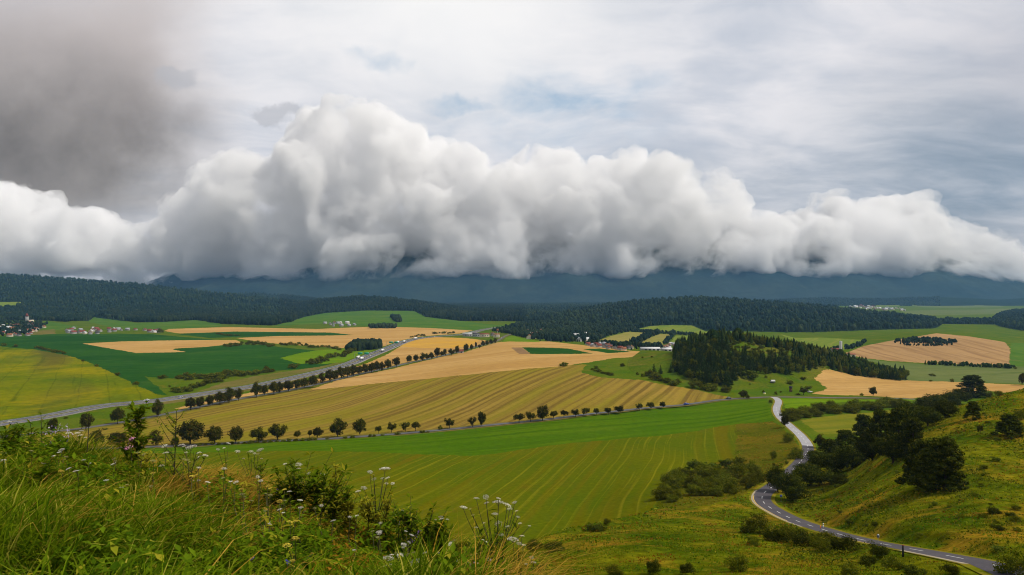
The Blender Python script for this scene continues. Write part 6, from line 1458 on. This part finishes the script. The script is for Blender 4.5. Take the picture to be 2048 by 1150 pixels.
stalk_plant(258, 7.7, 874, 'mallow with bright pink flowers at the left', 5, 26, .05, 60, name='wildflower', cat='wildflower', dark=False, flowers=('petal_pink', 7, .030, [(265,876),(262,878),(252,896),(257,892),(249,898)]))
stalk_plant(558, 7.2, 974, 'purple flower spike left of the white umbels', 2, 10, .05, 30, name='wildflower', cat='wildflower', dark=False, flowers=('petal_purple', 5, .02, [(558,976),(556,979),(554,982),(551,985),(560,974)]))
stalk_plant(834, 6.0, 1062, 'purple flower spike at the lower centre', 2, 10, .05, 30, name='wildflower', cat='wildflower', dark=False, flowers=('petal_purple', 5, .02, [(838,1063),(835,1068),(832,1073),(828,1079),(824,1083)]))
stalk_plant(796, 6.5, 1044, 'faded purple flower spike near the bottom of the tall umbel plant', 2, 10, .05, 30, name='wildflower', cat='wildflower', dark=False, flowers=('petal_purple', 4, .018, [(798,1043),(796,1048),(793,1053),(790,1060)]))
stalk_plant(575, 4.5, 1123, 'blue chicory flower at the bottom centre', 2, 10, .03, 14, name='wildflower', cat='wildflower', dark=False, flowers=('petal_blue', 9, .018, [(576,1123),(577,1124)]))
stalk_plant(503, 4.7, 1117, 'lilac scabious flower at the bottom left of the blue chicory', 2, 10, .03, 14, name='wildflower', cat='wildflower', dark=False, flowers=('petal_lilac', 12, .02, [(503,1117),(506,1118),(501,1119)]))
for k, (px, d, tp, sp_, L, nl, mat, lab) in enumerate([(590,7.0,972,88,.075,330,'leaf_fore','big dark leafy shrub left under the white umbels'),(632,6.9,968,86,.075,360,'leaf_fore','dark leafy shrub in the middle of the leafy thicket'),(668,6.9,985,80,.07,300,'leaf_fore','dark leafy shrub right in the leafy thicket'),(672,7.0,934,40,.065,190,'leaf_yellow','shoot with yellowing and reddish leaves above the leafy thicket'),(700,6.8,1010,46,.06,260,'leaf_yellow','yellowing leafy shrub right of the dark thicket'),(742,6.7,1002,40,.06,220,'leaf_yellow','yellow tinted leaves round the foot of the tall branching umbel'),(775,6.6,1004,44,.05,200,'leaf_yellow','yellow feathery weed right of the tall branching umbel stem'),(818,6.4,1034,66,.06,230,'leaf_fore','leafy shrub right of the faded purple spike'),(856,6.3,1040,66,.06,230,'leaf_fore','leafy shrub left of the small pale umbel'),(882,6.2,1046,36,.07,260,'leaf_fore','leafy stem under the small pale umbel'),(915,6.1,1085,40,.05,220,'leaf_yellow','yellow green weed left under the largest umbel plant'),(965,6.1,1078,64,.05,230,'leaf_fore','leafy weed at the left foot of the largest umbel plant'),(1005,6.0,1080,64,.05,230,'leaf_fore','leafy weed at the right foot of the largest umbel plant'),(1040,5.8,1108,44,.05,240,'leaf_yellow','yellow orange weed right of the largest umbel plant'),(1085,5.6,1128,40,.05,200,'leaf_yellow','yellow weed at the right end of the hilltop plants'),(940,5.6,1105,40,.055,220,'leaf_fore','low leafy weed at the bottom right of the centre'),(440,7.4,962,40,.09,120,'leaf_fore','broad leafed dark weed in the dry grass'),(432,7.3,952,26,.07,60,'leaf_fore','dark upright leaf tuft in the dry grass'),(520,7.6,930,34,.06,90,'leaf_fore','pale green leafed weed under the row of small umbels'),(560,7.0,990,74,.07,240,'leaf_fore','dark leafy shrub at the left end of the leafy thicket'),(480,7.2,985,40,.07,170,'leaf_yellow','yellowish leafy weed below the dry grass'),(180,7.2,930,46,.07,260,'leaf_fore','dark leafy weed below the flat cream umbels'),(75,6.6,950,56,.08,360,'leaf_fore','dark leafy bush like weed at the left in the grass'),(290,7.4,915,34,.05,150,'leaf_yellow','yellow dotted weed right of the pink mallow')]):
    stalk_plant(px, d, tp, lab, 13, sp_, L, nl, name='leafy_plant', leafmat=mat, cat='plant')

# small flowers dotted through the hilltop grass
tops = [(0,880),(120,885),(300,895),(420,920),(520,950),(640,1000),(760,1040),(880,1070),(1000,1100),(1090,1130)]
for k in range(80):
    px = rf.uniform(5, 1080); tp = lin(tops, px); py = tp + abs(rf.normal(0, 45)) + 4
    if py > 1140: continue
    d = float(np.interp(py, [880, 950, 1040, 1150], [7.6, 6.4, 5.2, 4.1])) if px < 600 else float(np.interp(py, [950, 1040, 1150], [6.8, 6.2, 5.0]))
    kd = ('umbel_white', 'umbel_white', 'umbel_white', 'petal_yellow', 'umbel_green')[k % 5]
    umbel_plant(px + rf.uniform(-8, 8), d, [(px, py, rf.uniform(5, 9))] + ([(px + rf.uniform(-14, 14), py + rf.uniform(-8, 8), rf.uniform(4, 7))] if k % 2 else []), {'umbel_white': 'small white flower head dotted in the hilltop grass', 'petal_yellow': 'small yellow flower head dotted in the hilltop grass', 'umbel_green': 'small faded green flower head dotted in the hilltop grass'}[kd], 5, kd, 'small flowers dotted in the hilltop grass')
